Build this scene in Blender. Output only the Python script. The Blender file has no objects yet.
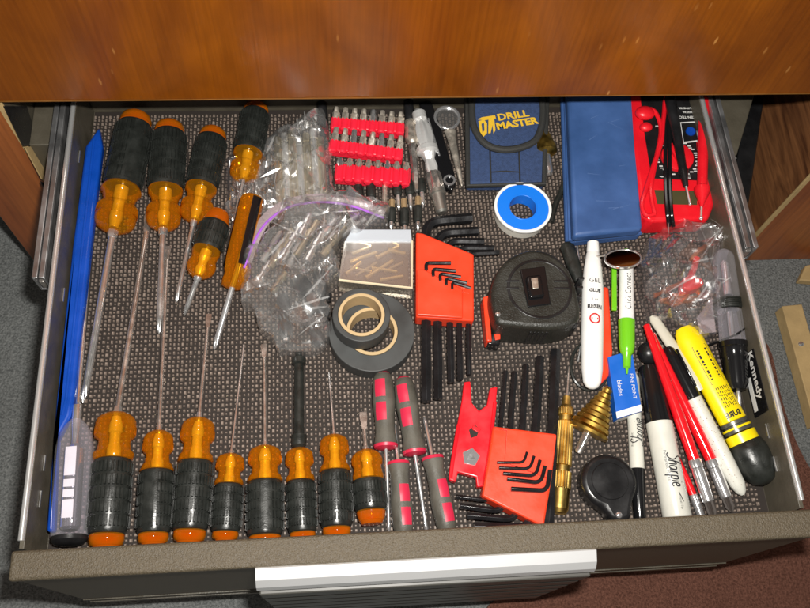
import bpy, math, random
from mathutils import Vector, Matrix, Euler, noise
random.seed(7)
sc = bpy.context.scene
C = sc.collection
PI = math.pi
# ---------------------------------------------------------------- camera
CAM = Vector((-0.06064, -0.09328, 0.66939)); EUL = Euler((0.416365, -0.062479, -0.060473), 'XYZ'); F = 834.7
RM = EUL.to_matrix()
def P(u, v, z):                      # measured spot -> point at height z in the drawer
    d = RM @ Vector(((u-405)/F, -(v-304)/F, -1)); return CAM + d*((z-CAM.z)/d.z)
def PX(u, v, x):
    d = RM @ Vector(((u-405)/F, -(v-304)/F, -1)); return CAM + d*((x-CAM.x)/d.x)
def S(u, v, z):                      # metres per unit of measured length there
    return (RM.transposed() @ (P(u, v, z)-CAM)).z * -1 / F
# ---------------------------------------------------------------- materials
MATS = {}
def mat(name, col=(.5,.5,.5), rough=.5, metal=0, trans=0, ior=1.49, coat=0, bump=0, bscale=300, var=0, vscale=60, spec=.5, sss=0, detail=4):
    if name in MATS: return MATS[name]
    m = bpy.data.materials.new(name); m.use_nodes = True; n = m.node_tree.nodes; l = m.node_tree.links
    b = n['Principled BSDF']; b.inputs['Base Color'].default_value = (*col, 1); b.inputs['Roughness'].default_value = rough
    b.inputs['Metallic'].default_value = metal; b.inputs['Transmission Weight'].default_value = trans; b.inputs['IOR'].default_value = ior
    b.inputs['Coat Weight'].default_value = coat; b.inputs['Specular IOR Level'].default_value = spec; b.inputs['Coat Roughness'].default_value = .08
    tc = n.new('ShaderNodeTexCoord')
    if var:
        t = n.new('ShaderNodeTexNoise'); t.inputs['Scale'].default_value = vscale; t.inputs['Detail'].default_value = 5
        l.new(tc.outputs['Object'], t.inputs['Vector'])
        r = n.new('ShaderNodeMapRange'); r.inputs[1].default_value = .3; r.inputs[2].default_value = .7; r.inputs[3].default_value = 1-var; r.inputs[4].default_value = 1+var
        l.new(t.outputs[0], r.inputs[0])
        x = n.new('ShaderNodeVectorMath'); x.operation = 'SCALE'; x.inputs[0].default_value = col; l.new(r.outputs[0], x.inputs['Scale'])
        l.new(x.outputs[0], b.inputs['Base Color'])
        r2 = n.new('ShaderNodeMapRange'); r2.inputs[1].default_value = .3; r2.inputs[2].default_value = .7
        r2.inputs[3].default_value = max(.03, rough-.12); r2.inputs[4].default_value = min(1, rough+.15); l.new(t.outputs[0], r2.inputs[0]); l.new(r2.outputs[0], b.inputs['Roughness'])
    if bump:
        t = n.new('ShaderNodeTexNoise'); t.inputs['Scale'].default_value = bscale; t.inputs['Detail'].default_value = detail
        l.new(tc.outputs['Object'], t.inputs['Vector'])
        bp = n.new('ShaderNodeBump'); bp.inputs['Strength'].default_value = bump; bp.inputs['Distance'].default_value = .001
        l.new(t.outputs[0], bp.inputs['Height']); l.new(bp.outputs[0], b.inputs['Normal'])
    MATS[name] = m; return m
rubber = mat('rubber', (.018,.02,.018), .33, var=.3, vscale=120, bump=.12, bscale=900)
blackp = mat('black_plastic', (.012,.012,.013), .3, var=.3, bump=.1)
blackg = mat('black_gloss', (.008,.008,.009), .12)
greyp = mat('grey_rubber', (.085,.08,.066), .5, var=.25, bump=.25, bscale=800)
def seethrough(name, tint, diff, fac, rough=.1, bump=.22, bscale=110, edge=.4):
    # clear tinted plastic: part passes straight through (and lights what is inside), part scatters, glossy skin
    m = bpy.data.materials.new(name); m.use_nodes = True; n = m.node_tree.nodes; l = m.node_tree.links
    b = n['Principled BSDF']; b.inputs['Base Color'].default_value = (*diff,1); b.inputs['Roughness'].default_value = rough; b.inputs['Coat Weight'].default_value = .6; b.inputs['Coat Roughness'].default_value = .06
    t = n.new('ShaderNodeBsdfTransparent'); t.inputs[0].default_value = (*tint,1)
    lw = n.new('ShaderNodeLayerWeight'); lw.inputs[0].default_value = .45
    mr = n.new('ShaderNodeMapRange'); mr.inputs[3].default_value = fac; mr.inputs[4].default_value = min(1,fac+edge); l.new(lw.outputs['Facing'], mr.inputs[0])
    tc = n.new('ShaderNodeTexCoord'); nz = n.new('ShaderNodeTexNoise'); nz.inputs['Scale'].default_value = bscale; l.new(tc.outputs['Object'], nz.inputs['Vector'])
    bp = n.new('ShaderNodeBump'); bp.inputs['Strength'].default_value = bump; bp.inputs['Distance'].default_value = .001; l.new(nz.outputs[0], bp.inputs['Height']); l.new(bp.outputs[0], b.inputs['Normal'])
    x = n.new('ShaderNodeMixShader'); l.new(mr.outputs[0], x.inputs[0]); l.new(t.outputs[0], x.inputs[1]); l.new(b.outputs[0], x.inputs[2]); l.new(x.outputs[0], n['Material Output'].inputs[0])
    MATS[name] = m; return m
amber = seethrough('amber', (1,.66,.12), (.8,.3,.01), .11)
amberd = seethrough('amber_cap', (1,.42,.04), (.62,.14,.006), .45)
steel = mat('steel', (.84,.84,.84), .15, .88, var=.12, vscale=90, bump=.06)
steeld = mat('steel_dark', (.62,.58,.54), .2, .84, var=.3, vscale=140, bump=.1)
chrome = mat('chrome', (.9,.9,.92), .14, .85)
blackox = mat('black_oxide', (.018,.018,.02), .24, .35, var=.3, bump=.1)
brass = mat('brass', (.8,.55,.16), .38, 1, var=.15, bump=.1)
gold = mat('titanium_gold', (.5,.32,.07), .4, 1, var=.2, vscale=100)
red = mat('red_plastic', (.74,.01,.02), .3, var=.05)
hotred = mat('pink_red_plastic', (.9,.02,.05), .32, var=.06)
orange = mat('orange_plastic', (.85,.055,.018), .36, var=.12, vscale=45, bump=.08)
redpaint = mat('red_paint', (.72,.008,.014), .12, coat=.6)
pinkr = mat('pink_rubber', (.55,.02,.06), .4)
bluep = mat('blue_plastic', (.004,.06,.40), .28, var=.12)
bluebox = mat('blue_case', (.042,.10,.27), .45, var=.2, vscale=28, bump=.15, bscale=200)
bluedisc = mat('blue_disc', (.008,.19,.8), .3)
navy = mat('navy_nylon', (.032,.06,.15), .75, var=.2, vscale=400, bump=.7, bscale=1500)
piping = mat('black_piping', (.03,.03,.028), .7, bump=.5, bscale=1200)
yellowt = mat('yellow_thread', (.8,.5,.03), .6, bump=.4, bscale=1500)
yellowp = mat('yellow_plastic', (.88,.68,.005), .3, var=.05)
whitep = mat('white_plastic', (.82,.82,.8), .32, var=.03)
greyw = mat('grey_white_plastic', (.62,.62,.56), .36, var=.06)
inkm = mat('ink', (.015,.015,.02), .4)
inkw = mat('white_ink', (.7,.7,.68), .5)
inkr = mat('red_ink', (.6,.02,.02), .4)
green = mat('green_plastic', (.19,.62,.02), .22, trans=.2)
clearp = seethrough('clear_plastic', (.93,.9,.97), (.74,.74,.77), .07, .05, .1, 60, .28)
cardb = mat('cardboard', (.5,.36,.19), .7, bump=.3)
vinyl = mat('vinyl_tape', (.028,.03,.03), .38, var=.15, vscale=80)
tapeside = mat('tape_edge', (.045,.048,.048), .5, var=.2, vscale=50)
taupe = mat('taupe_powdercoat', (.10,.080,.052), .42, var=.18, vscale=700, bump=.9, bscale=900)
drk = mat('drawer_paint', (.085,.074,.054), .42, var=.15, bump=.25, bscale=600)
alu = mat('brushed_aluminium', (.9,.91,.93), .36, .6)
galv = mat('zinc_steel', (.72,.72,.72), .42, .85, var=.15, vscale=60)
copper = mat('copper', (.75,.25,.08), .35, .8, var=.2)
olive = mat('lcd', (.07,.065,.03), .2)
palew = mat('raw_wood', (.5,.35,.16), .7, var=.15, vscale=40, bump=.3)
linerm = mat('liner_base', (.020,.014,.011), .8)
linerd = mat('liner_bumps', (.225,.178,.148), .5, var=.25, vscale=150)
purple = mat('purple_strip', (.38,.12,.62), .3)
pinkf = mat('pink_film', (.6,.2,.3), .3)
darkp = mat('dark_grey', (.03,.03,.03), .5)
hexm = mat('hex_bit_steel', (.62,.56,.48), .3, .75, var=.25, vscale=200)

def film(name, haze=.12, tint=(1,1,1), sc_=140):
    m = bpy.data.materials.new(name); m.use_nodes = True; n = m.node_tree.nodes; l = m.node_tree.links
    n.remove(n['Principled BSDF']); out = n['Material Output']
    tr = n.new('ShaderNodeBsdfTransparent'); tr.inputs[0].default_value = (.97*tint[0],.97*tint[1],.97*tint[2],1)
    gl = n.new('ShaderNodeBsdfGlossy'); gl.inputs['Roughness'].default_value = .2; gl.inputs[0].default_value = (1,1,1,1)
    df = n.new('ShaderNodeBsdfDiffuse'); df.inputs[0].default_value = (.75*tint[0],.75*tint[1],.75*tint[2],1)
    tc = n.new('ShaderNodeTexCoord'); nz = n.new('ShaderNodeTexNoise'); nz.inputs['Scale'].default_value = sc_; nz.inputs['Detail'].default_value = 3; nz.inputs['Distortion'].default_value = 1.2
    l.new(tc.outputs['Object'], nz.inputs['Vector'])
    bp = n.new('ShaderNodeBump'); bp.inputs['Strength'].default_value = .15; bp.inputs['Distance'].default_value = .0012
    l.new(nz.outputs[0], bp.inputs['Height']); l.new(bp.outputs[0], gl.inputs['Normal'])
    lw = n.new('ShaderNodeLayerWeight'); lw.inputs[0].default_value = .35; l.new(bp.outputs[0], lw.inputs['Normal'])
    mr = n.new('ShaderNodeMapRange'); mr.inputs[3].default_value = .16; mr.inputs[4].default_value = .75; l.new(lw.outputs['Facing'], mr.inputs[0])
    m1 = n.new('ShaderNodeMixShader'); l.new(mr.outputs[0], m1.inputs[0]); l.new(tr.outputs[0], m1.inputs[1]); l.new(gl.outputs[0], m1.inputs[2])
    m2 = n.new('ShaderNodeMixShader'); m2.inputs[0].default_value = haze; l.new(m1.outputs[0], m2.inputs[1]); l.new(df.outputs[0], m2.inputs[2])
    l.new(m2.outputs[0], out.inputs[0]); return m
bagm = film('bag_film', .085, (1,1,1), 75); bagm2 = film('thin_bag_film', .05, (1,.97,.99), 110); zipband = film('zip_band_film', .2, (1,.93,.97)); shell = film('clear_case', .04, (1,1,1), 20)

def wood(name, c1, c2, axis='Z', scale=1.0, rough=.3, scratch=True, figured=False):
    m = bpy.data.materials.new(name); m.use_nodes = True; n = m.node_tree.nodes; l = m.node_tree.links; b = n['Principled BSDF']
    tc = n.new('ShaderNodeTexCoord'); mp = n.new('ShaderNodeMapping'); l.new(tc.outputs['Object'], mp.inputs[0])
    s = [14*scale, 14*scale, 14*scale]; s['XYZ'.index(axis)] = 2.2*scale; mp.inputs['Scale'].default_value = s
    nz = n.new('ShaderNodeTexNoise'); nz.inputs['Scale'].default_value = 1.6; nz.inputs['Detail'].default_value = 8; nz.inputs['Distortion'].default_value = 3.0 if figured else .7
    l.new(mp.outputs[0], nz.inputs['Vector'])
    cr = n.new('ShaderNodeValToRGB'); cr.color_ramp.elements[0].position = .3; cr.color_ramp.elements[0].color = (*c1,1); cr.color_ramp.elements[1].position = .72; cr.color_ramp.elements[1].color = (*c2,1)
    l.new(nz.outputs[0], cr.inputs[0])
    mp2 = n.new('ShaderNodeMapping'); l.new(tc.outputs['Object'], mp2.inputs[0]); s2 = [260,260,260]; s2['XYZ'.index(axis)] = 9; mp2.inputs['Scale'].default_value = s2
    fz = n.new('ShaderNodeTexNoise'); fz.inputs['Scale'].default_value = 1.3; fz.inputs['Detail'].default_value = 4; l.new(mp2.outputs[0], fz.inputs['Vector'])
    mx = n.new('ShaderNodeMix'); mx.data_type = 'RGBA'; mx.blend_type = 'MULTIPLY'; mx.inputs[0].default_value = .35
    cf = n.new('ShaderNodeValToRGB'); cf.color_ramp.elements[0].position = .35; cf.color_ramp.elements[0].color = (.45,.4,.35,1); cf.color_ramp.elements[1].position = .6; cf.color_ramp.elements[1].color = (1.1,1.1,1.1,1)
    l.new(fz.outputs[0], cf.inputs[0]); l.new(cr.outputs[0], mx.inputs[6]); l.new(cf.outputs[0], mx.inputs[7])
    last = mx.outputs[2]
    if scratch:
        mp3 = n.new('ShaderNodeMapping'); l.new(tc.outputs['Object'], mp3.inputs[0]); mp3.inputs['Scale'].default_value = (230, 230, 60); mp3.inputs['Rotation'].default_value = (0,.25,0)
        vz = n.new('ShaderNodeTexVoronoi'); vz.inputs['Scale'].default_value = .35; l.new(mp3.outputs[0], vz.inputs['Vector'])
        r = n.new('ShaderNodeMapRange'); r.inputs[1].default_value = .05; r.inputs[2].default_value = .11; r.inputs[3].default_value = .6; r.inputs[4].default_value = 0; l.new(vz.outputs['Distance'], r.inputs[0])
        big = n.new('ShaderNodeTexNoise'); big.inputs['Scale'].default_value = 9; l.new(tc.outputs['Object'], big.inputs['Vector'])
        r2 = n.new('ShaderNodeMapRange'); r2.inputs[1].default_value = .45; r2.inputs[2].default_value = .62; l.new(big.outputs[0], r2.inputs[0])
        mu = n.new('ShaderNodeMath'); mu.operation = 'MULTIPLY'; l.new(r.outputs[0], mu.inputs[0]); l.new(r2.outputs[0], mu.inputs[1])
        m3 = n.new('ShaderNodeMix'); m3.data_type = 'RGBA'; m3.inputs[7].default_value = (.62,.3,.08,1); l.new(mu.outputs[0], m3.inputs[0]); l.new(last, m3.inputs[6]); last = m3.outputs[2]
    l.new(last, b.inputs['Base Color']); b.inputs['Roughness'].default_value = rough; b.inputs['Coat Weight'].default_value = .35; b.inputs['Coat Roughness'].default_value = .25
    bp = n.new('ShaderNodeBump'); bp.inputs['Strength'].default_value = .12; bp.inputs['Distance'].default_value = .001; l.new(fz.outputs[0], bp.inputs['Height']); l.new(bp.outputs[0], b.inputs['Normal'])
    return m
wood_front = wood('varnished_wood', (.14,.034,.002), (.26,.072,.003), 'Z', .8, .28)
for nn in wood_front.node_tree.nodes:
    if nn.type == 'BSDF_PRINCIPLED': nn.inputs['Coat Weight'].default_value = .12; nn.inputs['Specular IOR Level'].default_value = .3
    if nn.type == 'MAPPING' and abs(nn.inputs['Scale'].default_value[0]-11.2) < .1: nn.inputs['Scale'].default_value = (11,11,5.5)
    if nn.type == 'MIX' and nn.blend_type == 'MULTIPLY': nn.inputs[0].default_value = .26
wood_side = wood('side_wood', (.24,.06,.013), (.42,.13,.026), 'Z', 1.2, .4, True)
wood_in = wood('figured_wood', (.11,.04,.016), (.38,.16,.06), 'Y', 1.6, .5, False, True)

def carpet(name, cols):
    m = bpy.data.materials.new(name); m.use_nodes = True; n = m.node_tree.nodes; l = m.node_tree.links; b = n['Principled BSDF']; b.inputs['Roughness'].default_value = .95; b.inputs['Specular IOR Level'].default_value = .1
    tc = n.new('ShaderNodeTexCoord'); a = n.new('ShaderNodeTexNoise'); a.inputs['Scale'].default_value = 420; a.inputs['Detail'].default_value = 6; a.inputs['Roughness'].default_value = .7; l.new(tc.outputs['Object'], a.inputs['Vector'])
    c = n.new('ShaderNodeTexNoise'); c.inputs['Scale'].default_value = 12; c.inputs['Detail'].default_value = 5; l.new(tc.outputs['Object'], c.inputs['Vector'])
    cr = n.new('ShaderNodeValToRGB'); e = cr.color_ramp.elements; e[0].position = .36; e[0].color = (*cols[0],1); e[1].position = .66; e[1].color = (*cols[1],1); l.new(a.outputs[0], cr.inputs[0])
    r = n.new('ShaderNodeMapRange'); r.inputs[1].default_value = .3; r.inputs[2].default_value = .7; r.inputs[3].default_value = .9; r.inputs[4].default_value = 1.08; l.new(c.outputs[0], r.inputs[0])
    v = n.new('ShaderNodeVectorMath'); v.operation = 'SCALE'; l.new(cr.outputs[0], v.inputs[0]); l.new(r.outputs[0], v.inputs['Scale']); l.new(v.outputs[0], b.inputs['Base Color'])
    bp = n.new('ShaderNodeBump'); bp.inputs['Strength'].default_value = 1; bp.inputs['Distance'].default_value = .004; l.new(a.outputs[0], bp.inputs['Height']); l.new(bp.outputs[0], b.inputs['Normal']); return m
carpet_grey = carpet('grey_carpet', ((.14,.15,.15), (.40,.415,.41)))
carpet_red = carpet('brown_carpet', ((.12,.052,.037), (.30,.135,.095)))

# ---------------------------------------------------------------- mesh builder
class MB:
    def __init__(s): s.v = []; s.f = []
    def add(s, vs, fs):
        o = len(s.v); s.v += [Vector(p) for p in vs]; s.f += [[i+o for i in f] for f in fs]; return s
    def lathe(s, prof, seg=24, mod=None, sq=1, off=(0,0,0), phase=0):
        # prof: (x, r[, flutes, depth]) along local X
        vs = []; fs = []
        for p in prof:
            x, r = p[0], p[1]; k, d = (p[2], p[3]) if len(p) > 2 else (0, 0)
            for j in range(seg):
                a = 2*PI*j/seg+phase; rr = r*(1-d*(.5+.5*math.cos(k*a))) if k else r
                vs.append((x+off[0], rr*math.cos(a)+off[1], rr*math.sin(a)*sq+off[2]))
        n = len(prof)
        for i in range(n-1):
            for j in range(seg):
                k = (j+1) % seg; fs.append([i*seg+j, i*seg+k, (i+1)*seg+k, (i+1)*seg+j])
        fs.append(list(range(seg))[::-1]); fs.append([(n-1)*seg+j for j in range(seg)])
        return s.add(vs, fs)
    def ring(s, ri, ro, z0, z1, seg=56, c=(0,0), jit=0):
        vs = []; fs = []
        for j in range(seg):
            a = 2*PI*j/seg; k = 1+jit*random.uniform(-1,1)
            for (r, z) in ((ri,z0),(ro*k,z0),(ro*k,z1),(ri,z1)): vs.append((c[0]+r*math.cos(a), c[1]+r*math.sin(a), z))
        for j in range(seg):
            b = 4*j; d = 4*((j+1) % seg)
            for q in range(4): fs.append([b+q, b+(q+1)%4, d+(q+1)%4, d+q])
        return s.add(vs, fs)
    def box(s, x0, x1, y0, y1, z0, z1, M=None):
        vs = [Vector(p) for p in ((x0,y0,z0),(x1,y0,z0),(x1,y1,z0),(x0,y1,z0),(x0,y0,z1),(x1,y0,z1),(x1,y1,z1),(x0,y1,z1))]
        if M: vs = [M @ p for p in vs]
        return s.add(vs, [[0,3,2,1],[4,5,6,7],[0,1,5,4],[1,2,6,5],[2,3,7,6],[3,0,4,7]])
    def prism(s, pts, z0, z1, taper=1.0):
        # pts: xy(z ignored) points of the top outline
        p = [Vector((q[0], q[1], 0)) for q in pts]; n = len(p)
        area = sum(p[i].x*p[(i+1)%n].y-p[(i+1)%n].x*p[i].y for i in range(n))
        if area < 0: p = p[::-1]
        c = sum(p, Vector())/n; b = [c+(q-c)*taper for q in p]
        vs = [(q.x,q.y,z0) for q in b]+[(q.x,q.y,z1) for q in p]
        fs = [list(range(n))[::-1], [n+i for i in range(n)]]+[[i,(i+1)%n,n+(i+1)%n,n+i] for i in range(n)]
        return s.add(vs, fs)
    def tube(s, pts, r, seg=8, closed=False, rot=0, flat=1):
        pts = [Vector(p) for p in pts]; n = len(pts); vs = []; fs = []; rr = r if isinstance(r, (list,tuple)) else [r]*n
        up = Vector((0,0,1))
        for i in range(n):
            t = (pts[(i+1)%n]-pts[i-1]) if closed else (pts[min(i+1,n-1)]-pts[max(i-1,0)])
            t.normalize(); a = t.cross(up)
            if a.length < 1e-4: a = Vector((1,0,0))
            a.normalize(); b = a.cross(t)
            for j in range(seg):
                th = 2*PI*j/seg+rot; vs.append(pts[i]+a*math.cos(th)*rr[i]+b*math.sin(th)*rr[i]*flat)
        for i in range(n if closed else n-1):
            k = (i+1) % n
            for j in range(seg): q = (j+1)%seg; fs.append([i*seg+j, i*seg+q, k*seg+q, k*seg+j])
        if not closed: fs.append(list(range(seg))[::-1]); fs.append([(n-1)*seg+j for j in range(seg)])
        return s.add(vs, fs)
    def ball(s, c, r, seg=18, rings=10, sq=(1,1,1)):
        vs = []; fs = []
        for i in range(rings+1):
            t = PI*i/rings
            for j in range(seg):
                a = 2*PI*j/seg; vs.append((c[0]+r*sq[0]*math.sin(t)*math.cos(a), c[1]+r*sq[1]*math.sin(t)*math.sin(a), c[2]+r*sq[2]*math.cos(t)))
        for i in range(rings):
            for j in range(seg): k = (j+1)%seg; fs.append([i*seg+j, (i+1)*seg+j, (i+1)*seg+k, i*seg+k])
        return s.add(vs, fs)
    def grid(s, fn, nu, nv):
        vs = [fn(i/nu, j/nv) for i in range(nu+1) for j in range(nv+1)]; w = nv+1
        return s.add(vs, [[i*w+j, (i+1)*w+j, (i+1)*w+j+1, i*w+j+1] for i in range(nu) for j in range(nv)])
    def build(s, name, m, root=None, world=False, bevel=0, smooth=35, label=None):
        me = bpy.data.meshes.new(name)
        vs = s.v
        if world and root is not None:
            W_ = root.matrix_basis.copy(); q_ = root.parent
            while q_ is not None: W_ = q_.matrix_basis @ W_; q_ = q_.parent
            I = W_.inverted(); vs = [I @ p for p in vs]
        me.from_pydata([tuple(p) for p in vs], [], s.f); me.materials.append(m); me.validate()
        if smooth:
            me.polygons.foreach_set('use_smooth', [True]*len(me.polygons)); me.set_sharp_from_angle(angle=math.radians(smooth))
        o = bpy.data.objects.new(name, me); C.objects.link(o)
        if root is not None: o.parent = root
        if bevel:
            b = o.modifiers.new('bevel', 'BEVEL'); b.width = bevel; b.segments = 3; b.limit_method = 'ANGLE'; b.angle_limit = math.radians(40); b.harden_normals = False
        if label: o['label'] = label
        return o
def props(o, label, cat, group=None):
    o['label'] = label; o['category'] = cat
    if group: o['group'] = group
    return o
def root_at(name, label, cat, group=None, loc=(0,0,0)):
    o = bpy.data.objects.new(name, None); C.objects.link(o); o.empty_display_size = .01
    o.matrix_basis = Matrix.Translation(Vector(loc)); return props(o, label, cat, group)
def frame(A, B):
    x = (B-A).normalized(); z = Vector((0,0,1)); z = (z-x*z.dot(x)).normalized(); y = z.cross(x)
    M = Matrix((x,y,z)).transposed().to_4x4(); M.translation = A; return M
def root_along(name, label, cat, A, B, group=None):   # tool frame: origin at A, local X runs to B
    o = bpy.data.objects.new(name, None); C.objects.link(o); o.empty_display_size = .01
    o.matrix_basis = frame(A, B); props(o, label, cat, group); return o, (B-A).length
def struct(o): o['kind'] = 'structure'; return o
def solo(mb, name, m, label, cat, group=None, bevel=0, smooth=35):   # a thing that is one mesh; its origin goes to its own centre
    c = sum(mb.v, Vector())/len(mb.v); mb.v = [p-c for p in mb.v]
    o = mb.build(name, m, bevel=bevel, smooth=smooth); o.location = c; return props(o, label, cat, group)
# text -------------------------------------------------------------
def text2d(s, size, shear=0, spacing=1, bold=0, wx=1):
    cu = bpy.data.curves.new('t', 'FONT'); cu.body = s; cu.size = size; cu.shear = shear; cu.space_character = spacing; cu.align_x = 'CENTER'; cu.align_y = 'CENTER'; cu.offset = bold; cu.resolution_u = 2
    o = bpy.data.objects.new('t', cu); C.objects.link(o); bpy.context.view_layer.update()
    me = bpy.data.meshes.new_from_object(o.evaluated_get(bpy.context.evaluated_depsgraph_get()))
    vs = [(v.co.x*wx, v.co.y) for v in me.vertices]; fs = [list(p.vertices) for p in me.polygons]
    bpy.data.objects.remove(o); bpy.data.curves.remove(cu); bpy.data.meshes.remove(me); return vs, fs
def text_on(root, s, size, fn, m, name='printed_text', world=False, **k):
    vs, fs = text2d(s, size, **k); mb = MB(); mb.add([fn(x, y) for x, y in vs], fs); return mb.build(name, m, root, world, smooth=0)
def cyl_map(x0, r, ang=0, flip=1, lat=0):    # reading along +X (flip=1) or -X (flip=-1); glyph tops to +Y / -Y
    def fn(a, b):
        t = (b*flip+lat)/r+ang; return (x0+a*flip, (r+.0002)*math.sin(t), (r+.0002)*math.cos(t))
    return fn
def quad_map(c, ux, uy):
    return lambda a, b: Vector(c)+Vector(ux)*a+Vector(uy)*b
def ribbon(mb, pts, w, fn):
    pts = [Vector((p[0],p[1])) for p in pts]; L = []; R_ = []
    for i in range(len(pts)):
        t = pts[min(i+1,len(pts)-1)]-pts[max(i-1,0)]
        if t.length < 1e-9: t = Vector((1,0))
        t.normalize(); nn = Vector((-t.y,t.x))*w/2; L.append(pts[i]+nn); R_.append(pts[i]-nn)
    n = len(pts); mb.add([fn(*p) for p in L]+[fn(*p) for p in R_], [[i, n+i, n+i+1, i+1] for i in range(n-1)])
def smoothline(pts, k=6):
    out = []; n = len(pts); V = [Vector(p) for p in pts]
    for i in range(n-1):
        a, b, c, d = V[max(i-1,0)], V[i], V[i+1], V[min(i+2,n-1)]
        for j in range(k):
            t = j/k; out.append(.5*((2*b)+(c-a)*t+(2*a-5*b+4*c-d)*t*t+(3*b-a-3*c+d)*t**3))
    out.append(V[-1]); return out

# ================================================================ SETTING
FZ = -.24
mb = MB(); mb.box(-3,3,-3,3,FZ-.02,FZ); struct(mb.build('floor', carpet_grey, smooth=0))
# rug lying at the right
rug = [P(u,v,FZ+.006) for u,v in [(735,318),(768,345),(782,400),(800,450),(840,520),(900,640),(860,760),(500,760),(480,620),(560,560),(700,400)]]
mb = MB(); mb.prism(smoothline([(p.x,p.y,0) for p in rug]+[(rug[0].x,rug[0].y,0)], 5)[:-1], FZ+.0005, FZ+.006)
solo(mb, 'rug', carpet_red, 'reddish brown carpet piece on the grey floor at the right', 'rug')
# desk front above the drawer
AY = .347; AZ = .098
r = root_at('wooden_desk', 'varnished orange-brown wooden desk whose front hangs over the open drawer', 'desk', loc=(0,AY,AZ))
mb = MB(); mb.box(-.75,.75,AY,AY+.02,AZ,AZ+.55); mb.build('front_panel', wood_front, r, True, bevel=.0012)
mb = MB(); mb.box(-.75,.75,AY-.0008,AY-.0002,AZ+.0003,AZ+.0012); mb.build('edge_strip', mat('edge_wood',(.2,.08,.012),.5,var=.2), r, True, smooth=0)
mb = MB(); mb.box(-.398,-.334,AY+.004,AY+.02,FZ,AZ-.002); mb.build('side_panel', wood_side, r, True, bevel=.001, label='left wooden side panel with pale edge')
mb = MB(); mb.box(-.334,-.329,AY+.003,AY+.0055,FZ,AZ-.002); mb.build('panel_edge', palew, r, True, bevel=.0006)
mb = MB(); mb.box(-.334,-.3292,AY+.0057,AY+.6,FZ,AZ-.002); mb.build('inner_panel', drk, r, True, smooth=0)
def onside(uv, xs, nm, m_):
    q = [PX(u,v,-.3285) for u,v in uv]; k = len(q); b_ = MB(); b_.add(q+[Vector((xs,p.y,p.z)) for p in q], [list(range(k)), [k+i for i in range(k)][::-1]]+[[i,(i+1)%k,k+(i+1)%k,k+i] for i in range(k)]); b_.build(nm, m_, r, True, smooth=0)
onside([(24,147),(36,146),(52,176),(52,186),(41,179)], -.3275, 'cleat', palew)
onside([(3,106),(26,106),(38,142),(34,146),(23,146)], -.3278, 'black_liner_strip', blackp)
onside([(40,181),(52,188),(54,208),(51,205)], -.3278, 'black_block', blackp)
mb = MB(); mb.box(.437,.75,AY+.004,AY+.022,FZ,AZ-.002); mb.build('side_panel', wood_side, r, True, bevel=.001, label='right wooden side panel, reddish front')
mb = MB(); mb.box(.4315,.437,AY+.002,AY+.0045,FZ,AZ-.002); mb.build('panel_edge', palew, r, True, bevel=.0006)
mb = MB(); mb.box(.4318,.437,AY+.0048,AY+.6,FZ,AZ-.002); mb.build('inner_panel', wood_in, r, True, smooth=0)
mb = MB(); mb.box(-.75,.75,AY+.0205,AY+.62,AZ+.03,AZ+.05); mb.build('underside', darkp, r, True, smooth=0)
mb = MB(); mb.box(-.75,.75,AY+.6,AY+.62,FZ,AZ+.03); mb.build('back_panel', wood_in, r, True, smooth=0)
# fixed slide channels bolted in the desk
for sx, x0, x1, y0, lab in ((-1,-.3065,-.2965,.215,'zinc slide channel left of the drawer'),(1,.2975,.309,.226,'zinc slide channel right of the drawer')):
    rr = root_at('drawer_slide', lab, 'drawer slide', 'steel slides beside the drawer', (x0,y0,.02))
    mb = MB(); mb.box(x0,x1,y0,.9,.018,.0195); mb.box(x0,x0+.002,y0,.9,.0195,.04); mb.box(x1-.002,x1,y0,.9,.0195,.04); mb.box(x0,x0+.0045,y0,.9,.0402,.042); mb.box(x1-.0045,x1,y0,.9,.0402,.042)
    mb.build('channel', mat('slide_zinc',(.5,.5,.51),.38,.9,var=.1), rr, True, bevel=.0006)
    mb = MB(); mb.box(x0+.003,x1-.003,y0-.0,.9,.022,.034); mb.build('runner', steeld, rr, True, bevel=.001)
rr = root_at('mounting_bracket', 'grey sheet metal bracket between slide and desk at left', 'bracket', loc=(-.31,.36,0))
mb = MB(); mb.box(-.3285,-.3072,.352,.9,-.02,.03); mb.build('plate', drk, rr, True, bevel=.001)
rr = root_at('mounting_bracket', 'grey sheet metal bracket between slide and black channel at right', 'bracket', loc=(.32,.36,0))
mb = MB(); mb.prism([(.3098,.33,0),(.318,.33,0),(.352,.40,0),(.352,.9,0),(.3098,.9,0)],-.01,.03); mb.build('plate', drk, rr, True, bevel=.001)
rr = root_at('power_strip', 'black plastic strip with small white print behind the right slide', 'power strip', loc=(.33,.33,-.08))
A = P(742,232,-.06); B = P(762,96,-.06); B = A+(B-A)*1.3
mb = MB(); d = (B-A).normalized(); nrm = Vector((d.y,-d.x,0))
mb.prism([A-nrm*.016, A+nrm*.003, B+nrm*.003, B-nrm*.016], -.09, -.06); mb.build('body', blackp, rr, True, bevel=.002)
q = P(739,158,-.0596); mb = MB()
for k in range(3): c = q+Vector((0,-.004*k,0)); mb.box(c.x-.008,c.x-.003-.001*k,c.y-.0006,c.y+.0006,-.0598,-.0595)
mb.build('print', inkw, rr, True, smooth=0)
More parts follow.
